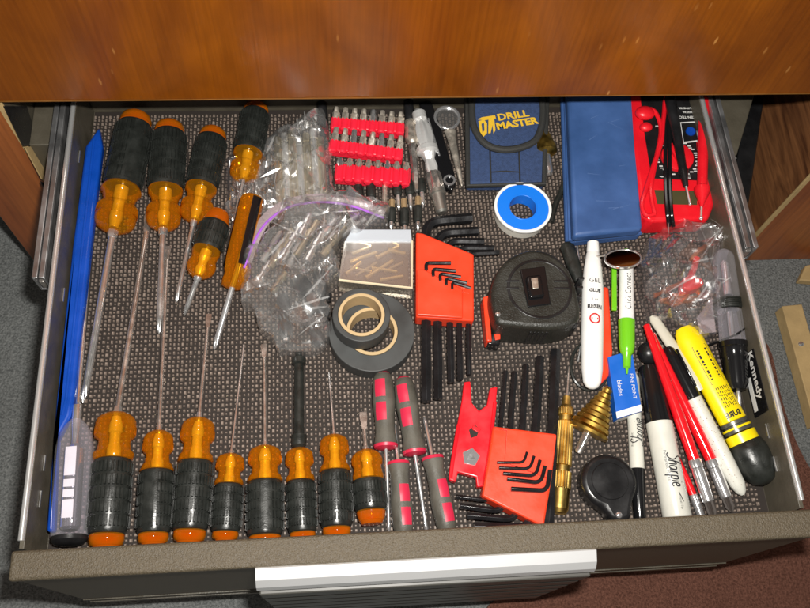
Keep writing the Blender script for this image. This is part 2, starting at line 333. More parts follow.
# board and scrap on the floor
bd = [P(u,v,FZ+.02) for u,v in [(782,306),(802,304),(835,420),(815,425)]]
rr = root_at('wooden_board', 'pale raw wooden board with a screw lying on the grey carpet', 'board', loc=(bd[0].x,bd[0].y,FZ))
mb = MB(); mb.prism(bd, FZ+.001, FZ+.02); mb.build('plank', palew, rr, True, bevel=.001)
q = P(801,344,FZ+.02); mb = MB(); mb.ball(q,.0035,12,6,(1,1,.5)); mb.build('screw_head', steel, rr, True)
mb = MB(); q = P(806,276,FZ+.006); mb.prism([q+Vector((-.014,-.008,0)),q+Vector((.05,-.016,0)),q+Vector((.05,.022,0)),q+Vector((.0,.012,0))],FZ+.0005,FZ+.012)
solo(mb,'wood_scrap',palew,'small pale wood scrap on the carpet beneath the right side panel','scrap',bevel=.002)

# ================================================================ DRAWER
WX = .2855; H = .046
dr = root_at('drawer', 'open taupe metal drawer holding the tools, with a silver pull', 'drawer', loc=(0,0,-.02))
mb = MB(); mb.box(-WX,WX,.0005,.415,-.006,-.0022); mb.build('bottom', drk, dr, True, smooth=0)
for sx in (-1,1):
    a, b = sorted((sx*WX, sx*(WX+.0035)))
    mb = MB(); mb.box(a,b,.0005,.42,-.012,H); w = mb.build('side_wall', drk, dr, True, bevel=.0004)
    mb = MB(); a2, b2 = sorted((sx*(WX-.0006), sx*(WX+.0052)))
    mb.tube([((a2+b2)/2,.006,H+.0012),((a2+b2)/2,.42,H+.0012)], .0022, 14, flat=1.0); mb.build('rolled_rim', mat('rim_metal',(.9,.9,.9),.25,.75), w, True)
    # pressed slots in the wall
    for yy in (.033,.06,.20,.335):
        mb = MB(); x = sx*(WX-.0003); a3, b3 = sorted((x, x-sx*.0009)); mb.box(a3,b3,yy,yy+.012,.026,.0275); mb.build('slot', steel, w, True, smooth=0)
mb = MB(); mb.box(-WX,WX,.4102,.4135,-.0018,H-.003); mb.build('back_wall', drk, dr, True, bevel=.0004)
FL, FRr = -.2925, .2875; FT = .0505; FB = -.165
mb = MB(); mb.prism([(-.2925,-.001,0),(.2955,-.001,0),(.2955,-.0215,0),(-.2925,-.0215,0)], FT-.007, FT)
fp = mb.build('front_panel', taupe, dr, True, bevel=.0022)
mb = MB(); mb.box(FL+.002,.2945,-.020,-.0025,FB,FT-.0072); mb.build('front_face', mat('front_paint',(.10,.08,.052),.5,bump=.2,bscale=600), fp, True, bevel=.001)
mb = MB()
for k in range(2): z = -.12-k*.022; mb.box(FL+.003,.2935,-.0212,-.0202,z-.0008,z+.0008)
mb.build('groove_ridges', drk, fp, True, smooth=0)
# pull
hl = -.1235; hr = .1225
pl = MB()
prof = [(-.0205,.0485),(-.0222,.0505),(-.0300,.0475),(-.0345,.0425),(-.0360,.036),(-.0340,.0355),(-.0325,.041),(-.0285,.0452),(-.0218,.0475)]
def extr(mb, prof, x0, x1):
    n = len(prof); mb.add([(x0,y,z) for y,z in prof]+[(x1,y,z) for y,z in prof], [[i,(i+1)%n,n+(i+1)%n,n+i] for i in range(n)]+[list(range(n))[::-1],[n+i for i in range(n)]])
extr(pl, prof, hl, hr); h = pl.build('handle', alu, dr, True, smooth=20)
mb = MB()
for k in range(6):
    z = .030-.034*k; mb.box(hl+.001,hr-.001,-.0385,-.0262,z-.026,z)
mb.box(hl+.002,hr-.002,-.0263,-.0214,-.155,.034)
mb.build('ribbed_plate', mat('rib_grey',(.075,.072,.065),.4), h, True, bevel=.0012)
# liner: base sheet plus woven nubs
mb = MB(); mb.box(-WX+.001,WX-.001,.002,.4095,-.002,-.0006); ln = mb.build('drawer_liner', linerm, smooth=0)
props(ln, 'dark nubbly woven rubber liner covering the drawer bottom', 'drawer liner')
mb = MB(); px = .00345; py = .0039; nx = int((2*WX-.006)/px); ny = int(.404/py)
for i in range(nx):
    for j in range(ny):
        x = -WX+.0035+i*px+random.uniform(-.00028,.00028)+.0012*math.sin(j*.05); y = .0045+j*py+random.uniform(-.0003,.0003)+.0012*math.sin(i*.035+1)
        big = (i+j) % 2 == 0; w = (.00108 if big else .00076)*random.uniform(.75,1.2); hgt = (.00135 if big else .0007)*random.uniform(.8,1.2); hh = .0009 if big else .0005
        mb.add([(x-w,y-hgt,-.0006),(x+w,y-hgt,-.0006),(x+w,y+hgt,-.0006),(x-w,y+hgt,-.0006),(x-w*.6,y-hgt*.65,hh),(x+w*.6,y-hgt*.65,hh),(x+w*.6,y+hgt*.65,hh),(x-w*.6,y+hgt*.65,hh)],
               [[4,5,6,7],[0,1,5,4],[1,2,6,5],[2,3,7,6],[3,0,4,7]])
nb = mb.build('woven_nubs', linerd, ln, smooth=0); nb['kind'] = 'stuff'
mb = MB()
for k in range(260):
    x=random.uniform(-.275,.275); y=random.uniform(.01,.36); r_=random.uniform(.0003,.0009); a=random.random()*3
    mb.add([(x+r_*math.cos(a),y+r_*math.sin(a),.0008),(x-r_*math.sin(a)*.5,y+r_*math.cos(a)*.5,.0008),(x-r_*math.cos(a),y-r_*math.sin(a),.0009),(x+r_*math.sin(a)*.4,y-r_*math.cos(a)*.4,.0008),(x,y,.0008+r_)],[[0,1,4],[1,2,4],[2,3,4],[3,0,4],[3,2,1,0]])
cb = mb.build('crumbs', mat('crumb',(.42,.36,.26),.8), ln, smooth=0); cb['kind'] = 'stuff'
# maker's label on the right wall
rr = root_at('wall_label', 'small black label with white maker name stuck on the right drawer wall', 'label', loc=PX(758,380,WX))
def wallmap(v0, v1):
    return None
La = PX(752,350,WX); Lb = PX(766,412,WX); yc = (La.y+Lb.y)/2; ylen = abs(La.y-Lb.y)
mb = MB(); mb.box(WX-.0008,WX-.0002,yc-ylen/2,yc+ylen/2,.012,.036); mb.build('plate', blackg, rr, True, smooth=0)
text_on(rr, 'Kennedy', .0115, lambda a,b: Vector((WX-.001, yc+.006-a, .029+b)), inkw, world=True, bold=.0003)
mb = MB(); mb.box(WX-.0011,WX-.0009,yc-ylen*.42,yc+ylen*.12,.0145,.0205); mb.build('stripe', inkw, rr, True, smooth=0)

# ================================================================ SCREWDRIVERS
def screwdriver(cap, front, tip, rg, rs, tipkind, label, stripe=None, rb=None, zoff=0, short=False, rotate=0, capz=None, frontz=None, tipz=None, sleeve=None, glossy=False):
    s = S(*cap, .02); R = rg*s; Rb = (rb or rg*.95)*s; rsh = rs*s
    zc = (capz if capz is not None else R*.98)+zoff; zf = (frontz if frontz is not None else R*.95)+zoff; zt = tipz if tipz is not None else max(.0035, rsh+.001)
    A = P(*cap, zc); B = P(*front, zf); T = P(*tip, zt)
    root, L = root_along('screwdriver', label, 'screwdriver', A, B, 'amber handled screwdrivers with black rubber grips')
    g0, g1 = (.16,.60) if short else (.085,.64)
    if short:
        prof = [(0,.45),(.03,.74),(.10,.8),(g0,.82),(g1,.9),(g1+.03,.98),(g1+.08,.9),(.76,.86),(.80,.98,18,.07),(.86,1.0,18,.08),(.92,.9,18,.07),(.96,.7),(1,.4)]
    else:
        prof = [(.0,.62),(.012,.78),(.05,.86),(g0,.82),(g0+.01,.78),(g1-.01,.8),(g1,.97),(g1+.03,1.0),(g1+.045,.98),(g1+.06,.86),(.75,.78),(.785,.78),(.80,.92),(.815,1.0),(.83,1.02,26,.13),(.88,1.03,26,.13),(.885,1.0),(.925,.99),(.95,.92),(.97,.8),(.985,.6),(.995,.5),(1,.3)]
    prof = [(p[0]*L, p[1]*(Rb if p[0] > g1 else R), *p[2:]) for p in prof]
    mb = MB(); mb.lathe(prof, 54); mb.build('handle', amber, root, smooth=50)
    mb = MB(); mb.lathe([(-.0015,R*.3),(-.001,R*.6),(.004,R*.8),(g0*L*.9,R*.86),(g0*L,R*.7)], 32); mb.build('end_cap', amberd, root)
    # rubber sleeve with raised ribs in rows, optionally one smooth stripe
    mb = MB(); a0, a1 = g0*L, g1*L
    mb.lathe([(a0,R*.8),(a0+.001,R*.9),(a0+.003,R*.95),((a0+a1)/2,R*.955),(a1-.004,R*.95),(a1-.0015,R*.92),(a1,R*.8)], 40)
    rows = 2 if short else 5; nr = 30 if rg > 15 else 26; mrg = .07
    st = math.radians(stripe) if stripe is not None else None
    for i in range(rows):
        x0 = a0+.0035+(a1-a0-.0065)*(i+mrg)/rows; x1 = a0+.0035+(a1-a0-.0065)*(i+1-mrg)/rows
        for j in range(nr):
            a = 2*PI*j/nr+.05
            if st is not None:
                dd = (a-st+PI) % (2*PI)-PI
                if abs(dd) < .36: continue
            da = .30*2*PI/nr
            vs = []
            for x, k in ((x0,0),(x1,0),(x0+.0006,1),(x1-.0006,1)):
                for t in (a-da*(1 if k == 0 else .7), a+da*(1 if k == 0 else .7)): q = R*.93 if k == 0 else R*1.045; vs.append((x, q*math.cos(t), q*math.sin(t)))
            mb.add(vs, [[4,5,7,6],[0,1,5,4],[2,6,7,3],[0,4,6,2],[1,3,7,5]])
        if st is not None and i == 0:
            vs = []
            for x in (a0+.003, a1-.003):
                for t in (-.3,-.15,0,.15,.3): vs.append((x, R*1.005*math.cos(st+t), R*1.005*math.sin(st+t)))
            mb.add(vs, [[q,q+1,q+6,q+5] for q in range(4)])
    mb.build('grip', rubber, root, smooth=30)
    mb = MB(); mb.lathe([(a1-.004,R*.36),(L*.72,R*.36),(L*.76,R*.28),(L*.84,R*.28),(L*.85,R*.34),(L*.9,R*.34),(L*.97,R*.22)],20); mb.build('core', mat('core_metal',(1,.97,.82),.3,.55,bump=.5,bscale=260,var=.15), root)
    # shaft, from inside the handle to the tip
    I = root.matrix_basis.inverted(); t = I @ T; b0 = Vector((L*.70,0,0)); b1 = Vector((L*.99,0,0)); d = (t-b1); LL = d.length; d.normalize()
    fr = frame(root.matrix_basis @ b1, T); fl = I @ fr
    mb = MB()
    if sleeve:
        mb.lathe([(0,rsh*.55),(LL*.03,rsh*1.35),(LL*.1,rsh*1.5),(LL*.13,rsh*1.5),(LL*.14,rsh),(LL*.86,rsh*.95),(LL*.87,rsh*1.4),(LL*.93,rsh*1.4),(LL*.95,rsh*.7),(LL,rsh*.6)], 20)
        mb.v = [fl @ p for p in mb.v]; mb.build('shaft', rubber, root, label='thick black sleeved shaft')
    else:
        if tipkind == 'phillips':
            mb.lathe([(-L*.03,rsh*1.0),(0,rsh),(LL-4.5*rsh,rsh),(LL-4.2*rsh,rsh),(LL-2.2*rsh,rsh*.9,4,.45),(LL-.8*rsh,rsh*.5,4,.5),(LL,rsh*.12)], 24)
        elif tipkind == 'flat':
            mb.lathe([(-L*.03,rsh),(LL-9*rsh,rsh)], 20)
            e = LL-9*rsh; mb.add([(e-.0002,-rsh,-rsh*.9),(e,rsh,-rsh*.9),(e,rsh,rsh*.9),(e,-rsh,rsh*.9),(LL-3*rsh,-rsh*1.7,-rsh*.45),(LL-3*rsh,rsh*1.7,-rsh*.45),(LL-3*rsh,rsh*1.7,rsh*.45),(LL-3*rsh,-rsh*1.7,rsh*.45),(LL,-rsh*1.6,-rsh*.15),(LL,rsh*1.6,-rsh*.15),(LL,rsh*1.6,rsh*.15),(LL,-rsh*1.6,rsh*.15)],
                [[0,1,5,4],[1,2,6,5],[2,3,7,6],[3,0,4,7],[4,5,9,8],[5,6,10,9],[6,7,11,10],[7,4,8,11],[8,9,10,11],[3,2,1,0]])
        else:
            mb.lathe([(-L*.03,rsh),(LL-.001,rsh*.85),(LL,rsh*.5)], 16)
        mb.v = [fl @ p for p in mb.v]; sh = mb.build('shaft', steel if glossy else steeld, root)
        mb = MB(); mb.lathe([(-L*.02,rsh*1.05),(0,rsh*1.5),(L*.03,rsh*1.5),(L*.06,rsh*1.35),(L*.062,rsh)], 6 if rs > 3 else 16); mb.v = [fl @ p for p in mb.v]; mb.build('bolster', steel, root)
    return root
screwdriver((137,116),(113,231),(83,403),18,3.4,'phillips','longest amber and black screwdriver at the back left, beside the blue strip',stripe=55,rb=19,glossy=True,rotate=0)
screwdriver((170,125),(163,229),(159,334),17,3.0,'phillips','back row amber and black screwdriver, second from the left, upright crosshead',rb=16,glossy=True)
screwdriver((214,131),(194,221),(176,303),15.5,2.2,'phillips','back row amber and black screwdriver lying above the stubby one',rb=15,glossy=True)
screwdriver((257,106),(243,180),(229,246),14.5,1.6,'round','small amber and black screwdriver at the back beside the bag of tubes',rb=14,glossy=True)
screwdriver((219,213),(198,277),(184,316),15,2.6,'phillips','stubby amber screwdriver lying beside the ball-less amber chisel handle',short=True,zoff=.006,glossy=True)['label'] = 'stubby amber screwdriver lying left of the smooth amber handled one'
screwdriver((106,547),(117,413),(150,212),20.5,3.2,'flat','leftmost amber and black screwdriver of the front row, long thick shaft',rb=21)
screwdriver((153,544),(159,431),(168,246),18,2.1,'flat','front row amber and black screwdriver with smooth grip stripe and long shaft, second from left',stripe=80,rb=15.5)
screwdriver((189,542),(199,418),(209,314),19,2.0,'flat','front row amber and black screwdriver with wide flared flat tip',rb=17.5)
screwdriver((225,540),(231,454),(244,344),15.5,1.3,'round','front row small glossy black screwdriver with needle thin shaft',rb=14.5,glossy=True)
screwdriver((265,545),(265,446),(264,344),19,1.9,'flat','front row wide amber and black screwdriver whose grip has a smooth stripe, short thin shaft',stripe=100,rb=17)
screwdriver((303,541),(299,448),(299,352),15.5,5.6,'round','front row amber screwdriver with a thick black sleeved shaft',rb=14.5,sleeve=True)
screwdriver((337,537),(334,435),(329,372),17,1.4,'round','front row amber and black screwdriver with thin short needle shaft and glossy ribs',rb=15,glossy=True)
screwdriver((372,523),(366,450),(363,412),17.5,2.4,'flat','rightmost stubby amber and black screwdriver of the front row',short=True)

# smooth amber acetate driver
A = P(253,196,.022); B = P(232,288,.016); T = P(214,350,.006); s = S(240,240,.02)
root, L = root_along('screwdriver', 'smooth amber screwdriver with black flat sides, lying against the zip bag', 'screwdriver', A, B)
mb = MB(); R = 12.5*s; mb.lathe([(0,R*.5),(.002,R*.85),(.006,R*.98,8,.05),(L*.7,R,8,.1),(L*.82,R*.93,8,.08),(L*.87,R*.8),(L*.92,R*.9),(L*.98,R*.85),(L,R*.5)], 48); mb.build('handle', amber, root)
mb = MB()
for a in (.95, 2.4+.9, -1.2):
    vs = []
    for x in (.004, L*.5, L*.78):
        for t in (-.38,-.19,0,.19,.38): vs.append((x, R*1.025*math.cos(a+t), R*1.025*math.sin(a+t)))
    mb.add(vs, [[i*5+q,i*5+q+1,i*5+q+6,i*5+q+5] for i in range(2) for q in range(4)])
mb.build('flat_side', blackg, root)
fl = root.matrix_basis.inverted() @ frame(B, T); LL = (T-B).length; r3 = 3*s
mb = MB(); mb.lathe([(-L*.5,r3),(LL-4*r3,r3),(LL-2*r3,r3*.9,4,.45),(LL-.7*r3,r3*.5,4,.5),(LL,.0003)], 24); mb.v = [fl @ p for p in mb.v]; mb.build('shaft', chrome, root)

# clear capsule driver
A = P(69,546,.018); B = P(76.5,420,.018); T = P(97,160,.006); s = S(72,480,.02); R = 19*s
root, L = root_along('screwdriver', 'clear purplish plastic handled screwdriver in the front left corner', 'screwdriver', A, B)
mb = MB(); mb.lathe([(L*.04,R*.8),(L*.08,R*.93),(L*.3,R,10,.05),(L*.75,R,10,.05),(L*.88,R*.85),(L*.95,R*.62),(L,R*.3)], 48); mb.build('handle', clearp, root)
mb = MB(); mb.lathe([(L*.12,R*.35),(L*.14,R*.5),(L*.75,R*.5),(L*.8,R*.2),(L,R*.16)], 24); mb.build('core', mat('purple_core',(.7,.7,.74),.12,.9), root)
mb = MB(); mb.lathe([(0,R*.45),(L*.015,R*.75),(L*.04,R*.9),(L*.075,R*.9),(L*.08,R*.7)], 32); mb.build('end_cap', blackp, root)
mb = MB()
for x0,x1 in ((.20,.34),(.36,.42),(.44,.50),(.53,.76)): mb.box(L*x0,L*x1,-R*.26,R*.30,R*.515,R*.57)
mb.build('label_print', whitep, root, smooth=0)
fl = root.matrix_basis.inverted() @ frame(B, T); LL = (T-B).length
mb = MB(); mb.lathe([(-.02,R*.14),(-.001,R*.25),(.012,R*.25),(.014,R*.12),(LL-.006,R*.12),(LL,R*.02)], 16); mb.v = [fl @ p for p in mb.v]; mb.build('shaft', steel, root)

# long blue strip
mb = MB(); out = [(99,126),(102,146),(90,248),(73,400),(70,416),(57,440),(53.5,532),(46,532),(56,400),(72,248),(85,146)]
mb.prism([P(u,v,.022) for u,v in out], .012, .022, 1.0)
rr = root_at('plastic_strip', 'long bright blue plastic strip leaning along the left drawer wall', 'plastic strip', loc=P(75,400,.002))
mb.build('strip', bluep, rr, True, bevel=.003)
mb = MB(); mb.tube([P(94,140,.0222),P(82,248,.0222),P(66,400,.0222),P(62,415,.0222)], .0012, 8, flat=.7); mb.build('ridge', bluep, rr, True)

# grey and pink precision drivers
def pdriver(hA, hB, T, label, w=11.5, flip=False):
    s = S(*hA,.01); R = w*s; A = P(*hA,R); B = P(*hB,R); t = P(*T,.003)
    root, L = root_along('precision_screwdriver', label, 'screwdriver', A, B, 'grey and pink precision screwdrivers')
    mb = MB(); mb.lathe([(0,R*.35),(.001,R*.62),(.004,R*.8),(L*.12,R*.9),(L*.4,R),(L*.62,R*.86),(L*.8,R*.84),(L*.92,R*.98),(L*.97,R*.95),(L,R*.6)], 32); mb.build('handle', greyp, root)
    mb = MB(); mb.lathe([(L*.945,R*.99),(L*.95,R*1.03),(L*.985,R*.99),(L*1.005,R*.55)], 32); mb.build('collar', pinkr, root)
    mb = MB(); mb.lathe([(-.0012,R*.2),(-.0006,R*.45),(.0012,R*.64),(.003,R*.66)], 24); mb.build('end_disc', pinkr, root)
    for x0, x1 in ((.12,.36),(.42,.66)):
        mb = MB(); fn = lambda u, v, x0=x0, x1=x1: (L*(x0+(x1-x0)*u), (R*1.03*(1-.1*abs(u-.5)))*math.sin((v-.5)*.95-.35), (R*1.03*(1-.1*abs(u-.5)))*math.cos((v-.5)*.95-.35))
        mb.grid(fn, 6, 6); mb.build('inset', pinkr, root)
    fl = root.matrix_basis.inverted() @ frame(B, t); LL = (t-B).length
    mb = MB(); mb.lathe([(-.004,.0017),(LL-.008,.0015),(LL-.004,.0017),(LL,.0004)], 16); mb.v = [fl @ p for p in mb.v]; mb.build('shaft', chrome, root)
pdriver((382.5,373),(386,449),(389,533),'upright grey and pink precision screwdriver just below the black tape rolls')
pdriver((403,378),(415,455),(427,534),'grey and pink precision screwdriver leaning, its bright shaft reaching the drawer front')
pdriver((404,536),(398,461),(394,422),'grey and pink precision screwdriver at the drawer front, left of the long bright shaft')
pdriver((448,533),(432,456),(424,417),'grey and pink precision screwdriver at the drawer front next to the black hex keys')

# ================================================================ BITS
def bitrow(lft, rgt, depth, z, bitlen, lab, ordn, dark=False, tilt=.35, hz=.012):
    A = P(*lft, z); B = P(*rgt, z); root, L = root_along('bit_holder', lab, 'bit holder', A, B, 'red plastic bit strips')
    s = S(*lft, z); D = depth*s; mb = MB()
    p = L/8
    mb.box(0,L,D*.15,D*.92,-hz*.9,hz*.1)
    for k in range(8): mb.lathe([(0,p*.47),(D*.95,p*.5),(D,p*.46)], 20, off=(0,0,0)) if False else None
    body = mb.build('strip', hotred, root, bevel=.0012)
    mb = MB()
    for k in range(8):
        c = p*(k+.5); m2 = MB(); m2.lathe([(0,p*.3),(.0012,p*.44),(D*.9,p*.47),(D*.93,p*.43)], 18)
        mb.add([Vector((c+q.y, q.x, q.z-hz*.05)) for q in m2.v], m2.f)
    mb.build('pocket', hotred, root)
    for k in range(8):
        c = p*(k+.5); base = root.matrix_basis @ Vector((c, D*.8, 0)); n = (root.matrix_basis.to_3x3() @ Vector((0,1,0))).normalized()
        e = base+(n*math.cos(tilt)+Vector((0,0,1))*math.sin(tilt))*bitlen*s
        o, Lb = root_along('screwdriver_bit', 'steel hex bit, %s from the left in the %s red strip' % (ORD[k], ordn), 'bit', base, e, 'hex bits standing in the red strips')
        mb = MB(); rb = p*.41; mb.lathe([(-.003,rb),(Lb*.55,rb),(Lb*.6,rb*.75),(Lb*.9,rb*.72),(Lb,rb*.6)], 6 if not dark else 12, phase=random.random()); mb.build('shank', steel if random.random() < .3 else hexm, o, smooth=25)
        mb = MB(); mb.lathe([(Lb*.985,rb*.4),(Lb*1.012,rb*.38)], 10 if not dark else 4); mb.build('socket' if not dark else 'tip', darkp if random.random() < .5 else steel, o)
ORD = ['first','second','third','fourth','fifth','sixth','seventh','last']
bitrow((330,129),(404,135),15,.014,13,'pinkish red bit strip at the back, nearest the desk front','rearmost')
bitrow((328,151),(402,161),15,.014,15,'pinkish red bit strip in the middle of the three','middle')
bitrow((334,181),(410,186),22,.014,9,'broad pinkish red bit strip nearest the viewer, with two rows of knobs','nearest',dark=True,tilt=.1)

def powerbit(top, bot, r, label, shank=0.0, z=.008):
    A = P(*top,z); B = P(*bot,z-.002); o, L = root_along('power_bit', label, 'bit', A, B, 'black sleeved power bits'); s = S(*top,z); R = r*s
    f0 = shank
    if shank:
        mb = MB(); mb.lathe([(0,R*.62),(L*shank,R*.62)], 6); mb.build('shank', mat('tan_steel',(.55,.4,.22),.4,.7,var=.2), o)
    mb = MB(); mb.lathe([(L*f0,R*.6),(L*(f0+.03),R*.95),(L*(f0+.1),R),(L*(f0+.38),R),(L*(f0+.45),R*.9),(L*(f0+.47),R*.6)], 20); mb.build('sleeve', rubber, o)
    mb = MB(); mb.lathe([(L*(f0+.46),R*.5),(L*.85,R*.45),(L*.88,R*.4,4,.5),(L,R*.12)], 16); mb.build('tip', steel, o)
for k, (a, b) in enumerate([((358,185),(361,214)),((371,184),(372,214)),((397,182),(399,211)),((409,181),(411,211)),((421,179),(423,208))]):
    powerbit(a, b, 4.6, 'black sleeved power bit, %s from the left in the row below the red strips' % ['first','second','fourth','fifth','last'][k])
A=P(385,184,.008);B=P(384,212,.006); o,L=root_along('power_bit','bare twisted steel bit between the black sleeved bits','bit',A,B,'black sleeved power bits')
mb=MB(); mb.lathe([(L*t/14, .0042,2,.5*(1 if t%2 else .6)) for t in range(14)]+[(L,.001)],20); mb.build('shaft',hexm,o)
for k, (a, b) in enumerate([((392,200),(391,231)),((404,199),(405,236)),((418,197),(418,232))]):
    powerbit(a, b, 4.6, 'tan shanked power bit, %s of the lower three above the clear bit case' % ['left','middle','right'][k], shank=.25)

# black marker-like rod left of the red strips
mb = MB(); A = P(321,96,.008); B = P(324,137,.008); fr = frame(A,B); L=(B-A).length
mb.lathe([(0,.005),(L*.8,.005),(L*.9,.004),(L,.002)],16); mb.v=[fr@p for p in mb.v]; solo(mb,'punch_rod',blackp,'short black rod beside the bag of silver tubes and the red bit strips','rod')
# long extension
A=P(408,98,.010);B=P(417,192,.007); s=S(410,150,.01)
root,L=root_along('bit_extension','slim silver bit extension standing right of the red strips','extension',A,B)
mb=MB(); mb.lathe([(0,5*s),(L*.24,5*s),(L*.26,4*s)],16); mb.build('grip',blackox,root)
mb=MB(); mb.lathe([(L*.26,6*s),(L*.42,7*s),(L*.46,7*s),(L*.5,4.6*s)],20); mb.build('collar',hexm,root)
mb=MB(); mb.lathe([(L*.5,4.2*s),(L*.96,3.6*s),(L,2*s)],6); mb.build('shank',steeld,root)
# chrome joint tool
A=P(418,110,.016);B=P(442,213,.008); s=S(430,160,.01)
root,L=root_along('adjustable_joint','chrome universal joint tool lying beside the glossy black wrench bar','joint tool',A,B)
mb=MB(); mb.lathe([(0,4*s),(L*.03,7*s),(L*.10,7*s),(L*.12,6*s,6,.3),(L*.2,9*s,6,.2),(L*.3,9.5*s,6,.2),(L*.36,8*s),(L*.38,11*s),(L*.42,11*s),(L*.44,8*s),(L*.5,6*s,4,.4),(L*.58,7.5*s,4,.4),(L*.62,6*s)],24); mb.build('joint',mat('satin_zinc',(.85,.85,.84),.3,.55,bump=.4,bscale=500),root,smooth=25)
mb=MB(); mb.lathe([(L*.62,7*s,8,.2),(L*.66,8*s,8,.2),(L*.78,8*s,8,.2),(L*.79,7*s)],32); mb.build('knurled_sleeve',steeld,root)
mb=MB(); mb.lathe([(L*.79,8.5*s),(L*.82,8.5*s),(L*.83,6.5*s),(L*.98,6*s),(L,4*s)],24); mb.build('barrel',mat('satin',(.5,.49,.45),.4,.9),root)
# glossy black bar
A=P(425,104,.009);B=P(451,190,.009); s=S(440,150,.01)
root,L=root_along('wrench_bar','glossy black bar with a ringed hole at its near end','wrench bar',A,B)
mb=MB(); w=8*s; mb.prism([(0,-w*.8,0),(L*.3,-w),(L*.85,-w*.95),(L*.97,-w*.7),(L*1.03,0),(L*.97,w*.7),(L*.85,w*.95),(L*.3,w),(0,w*.8)],-.004,.004); mb.build('bar',blackg,root,bevel=.0018)
mb=MB(); mb.ring(4*s,6*s,.0042,.0052,28,(L*.92,0)); mb.build('ring',chrome,root)
mb=MB(); n=12
for k in range(n): mb.box(L*(.22+.033*k),L*(.22+.033*k+.018),-w*.9,-w*.35,.0042,.0054)
mb.box(L*.2,L*.64,-w*.4,-w*.2,.0042,.0052); mb.build('toothed_plate',chrome,root,bevel=.0003)
# round magnifier / inspection lens
A=P(447,118,.012);B=P(462,186,.006); s=S(447,130,.01)
root,L=root_along('inspection_mirror','small round chrome rimmed lens with tapered metal handle by the blue pouch','inspection lens',A,B)
mb=MB(); mb.ring(11*s,13.5*s,-.002,.002,48); mb.build('rim',chrome,root,bevel=.0006)
mb=MB(); mb.lathe([(-.0005,11.2*s),(.0005,11.2*s)],40); mb.v=[Vector((p.y,p.z,p.x)) for p in mb.v]; mb.build('lens',shell,root)
mb=MB(); mb.lathe([(13*s,3*s),(15*s,6*s),(18*s,6*s),(22*s,4.5*s),(40*s,3.5*s),(L*.97,1.8*s),(L,.6*s)],16,sq=.6); mb.build('handle',hexm,root)

# ================================================================ POUCH
z=.014
o=root_at('tool_pouch','navy blue nylon pouch with yellow stitched lettering and black piping','pouch',loc=P(505,150,0))
body=[(466,92),(548,92),(545,184),(467,184)]
mb=MB(); mb.prism([P(u,v,z) for u,v in body],.001,z); bod=mb.build('body',navy,o,True,bevel=.003)
mb=MB(); pts=[P(u,v,z+.0005) for u,v in [(467,92),(468,186),(544,184),(547,92)]]; mb.tube(pts,.0026,8); mb.build('body_piping',piping,o,True)
mb=MB()
for u in (490,519):
    mb.tube([P(u,150,z+.0006),P(u+1,182,z+.0006)],.0008,6)
mb.tube([P(491,172,z+.0006),P(505,171,z+.001),P(519,172,z+.0006)],.0006,6); mb.build('seam',darkp,o,True)
fl_=[(473,92),(472,112),(475,129),(485,143),(500,149),(518,148),(534,141),(541,128),(543,110),(541,92)]
sm=smoothline([P(u,v,z+.005) for u,v in fl_],6)
mb=MB(); mb.prism(sm,z-.001,z+.005); mb.build('flap',navy,o,True,bevel=.0018)
mb=MB(); mb.tube([p+Vector((0,0,-.0005)) for p in sm],.0034,10); mb.build('flap_piping',piping,o,True)
c=P(517,119,z+.0055); ux=(P(527,117.5,z+.0055)-P(507,120.5,z+.0055)).normalized(); uy=Vector((0,0,1)).cross(ux)
c1=P(513,115.5,z+.0055); c2=P(517,123.5,z+.0055)
text_on(o,'DRILL',.0105,quad_map(c1,ux*1.15,uy),yellowt,name='lettering',world=True,bold=.00035)
text_on(o,'MASTER',.0105,quad_map(c2,ux*1.08,uy),yellowt,name='lettering',world=True,bold=.00045)
# stitched emblem: drill silhouette with the initials cut in
mb=MB(); ez=z+.0056
mb.prism([P(u,v,ez) for u,v in [(478.5,121),(484,119.5),(487,123),(487,133),(483,137),(480.5,136)]],z+.004,ez)
mb.prism([P(u,v,ez) for u,v in [(488.5,119),(494,117.5),(495.5,130),(493.5,133.5),(492.5,125),(490.5,133),(488.3,133)]],z+.004,ez)
mb.prism([P(u,v,ez) for u,v in [(478,119),(482,117),(495,115),(496,118),(484,120)]],z+.004,ez-.0002)
mb.build('emblem',yellowt,o,True,smooth=0)
mb=MB(); mb.prism([P(u,v,ez+.0004) for u,v in [(481.5,123.5),(484,123),(484.5,130),(482.5,132.5)]],ez,ez+.0004); mb.build('emblem_gap',navy,o,True,smooth=0)
# brass countersink behind the pouch
A=P(540,118,.010);B=P(549,174,.007); s=S(545,150,.01)
root,L=root_along('countersink','brass coloured cone bit with steel shank between pouch and blue case','cone bit',A,B)
mb=MB(); mb.lathe([(0,3*s),(L*.2,5*s),(L*.35,8*s),(L*.55,11.5*s),(L*.62,11.5*s),(L*.66,8*s),(L*.68,5*s)],28); mb.build('cone',gold,root)
mb=MB(); mb.lathe([(L*.66,4.5*s),(L*.96,4.5*s),(L,3.5*s)],20); mb.build('shank',steel,root)

# ================================================================ THREAD SEAL TAPE
c=P(523,207,.016); s=S(523,207,.016)
root=root_at('thread_seal_tape','round reel of white thread tape with bright blue disc','tape reel',loc=(c.x,c.y,0))
mb=MB(); mb.ring(14.2*s,26.5*s,.001,.0145,64); mb.build('white_tape',mat('ptfe',(.6,.58,.52),.5,bump=.3),root)
mb=MB(); mb.ring(26*s,29*s,.0135,.0165,64); mb.build('rim',whitep,root,bevel=.0006)
mb=MB(); mb.ring(14*s,26.4*s,.0135,.0158,64); mb.build('disc',bluedisc,root,bevel=.0008)
mb=MB(); mb.ring(13.4*s,14.8*s,.001,.0163,64); mb.build('hub',bluedisc,root,bevel=.0004)

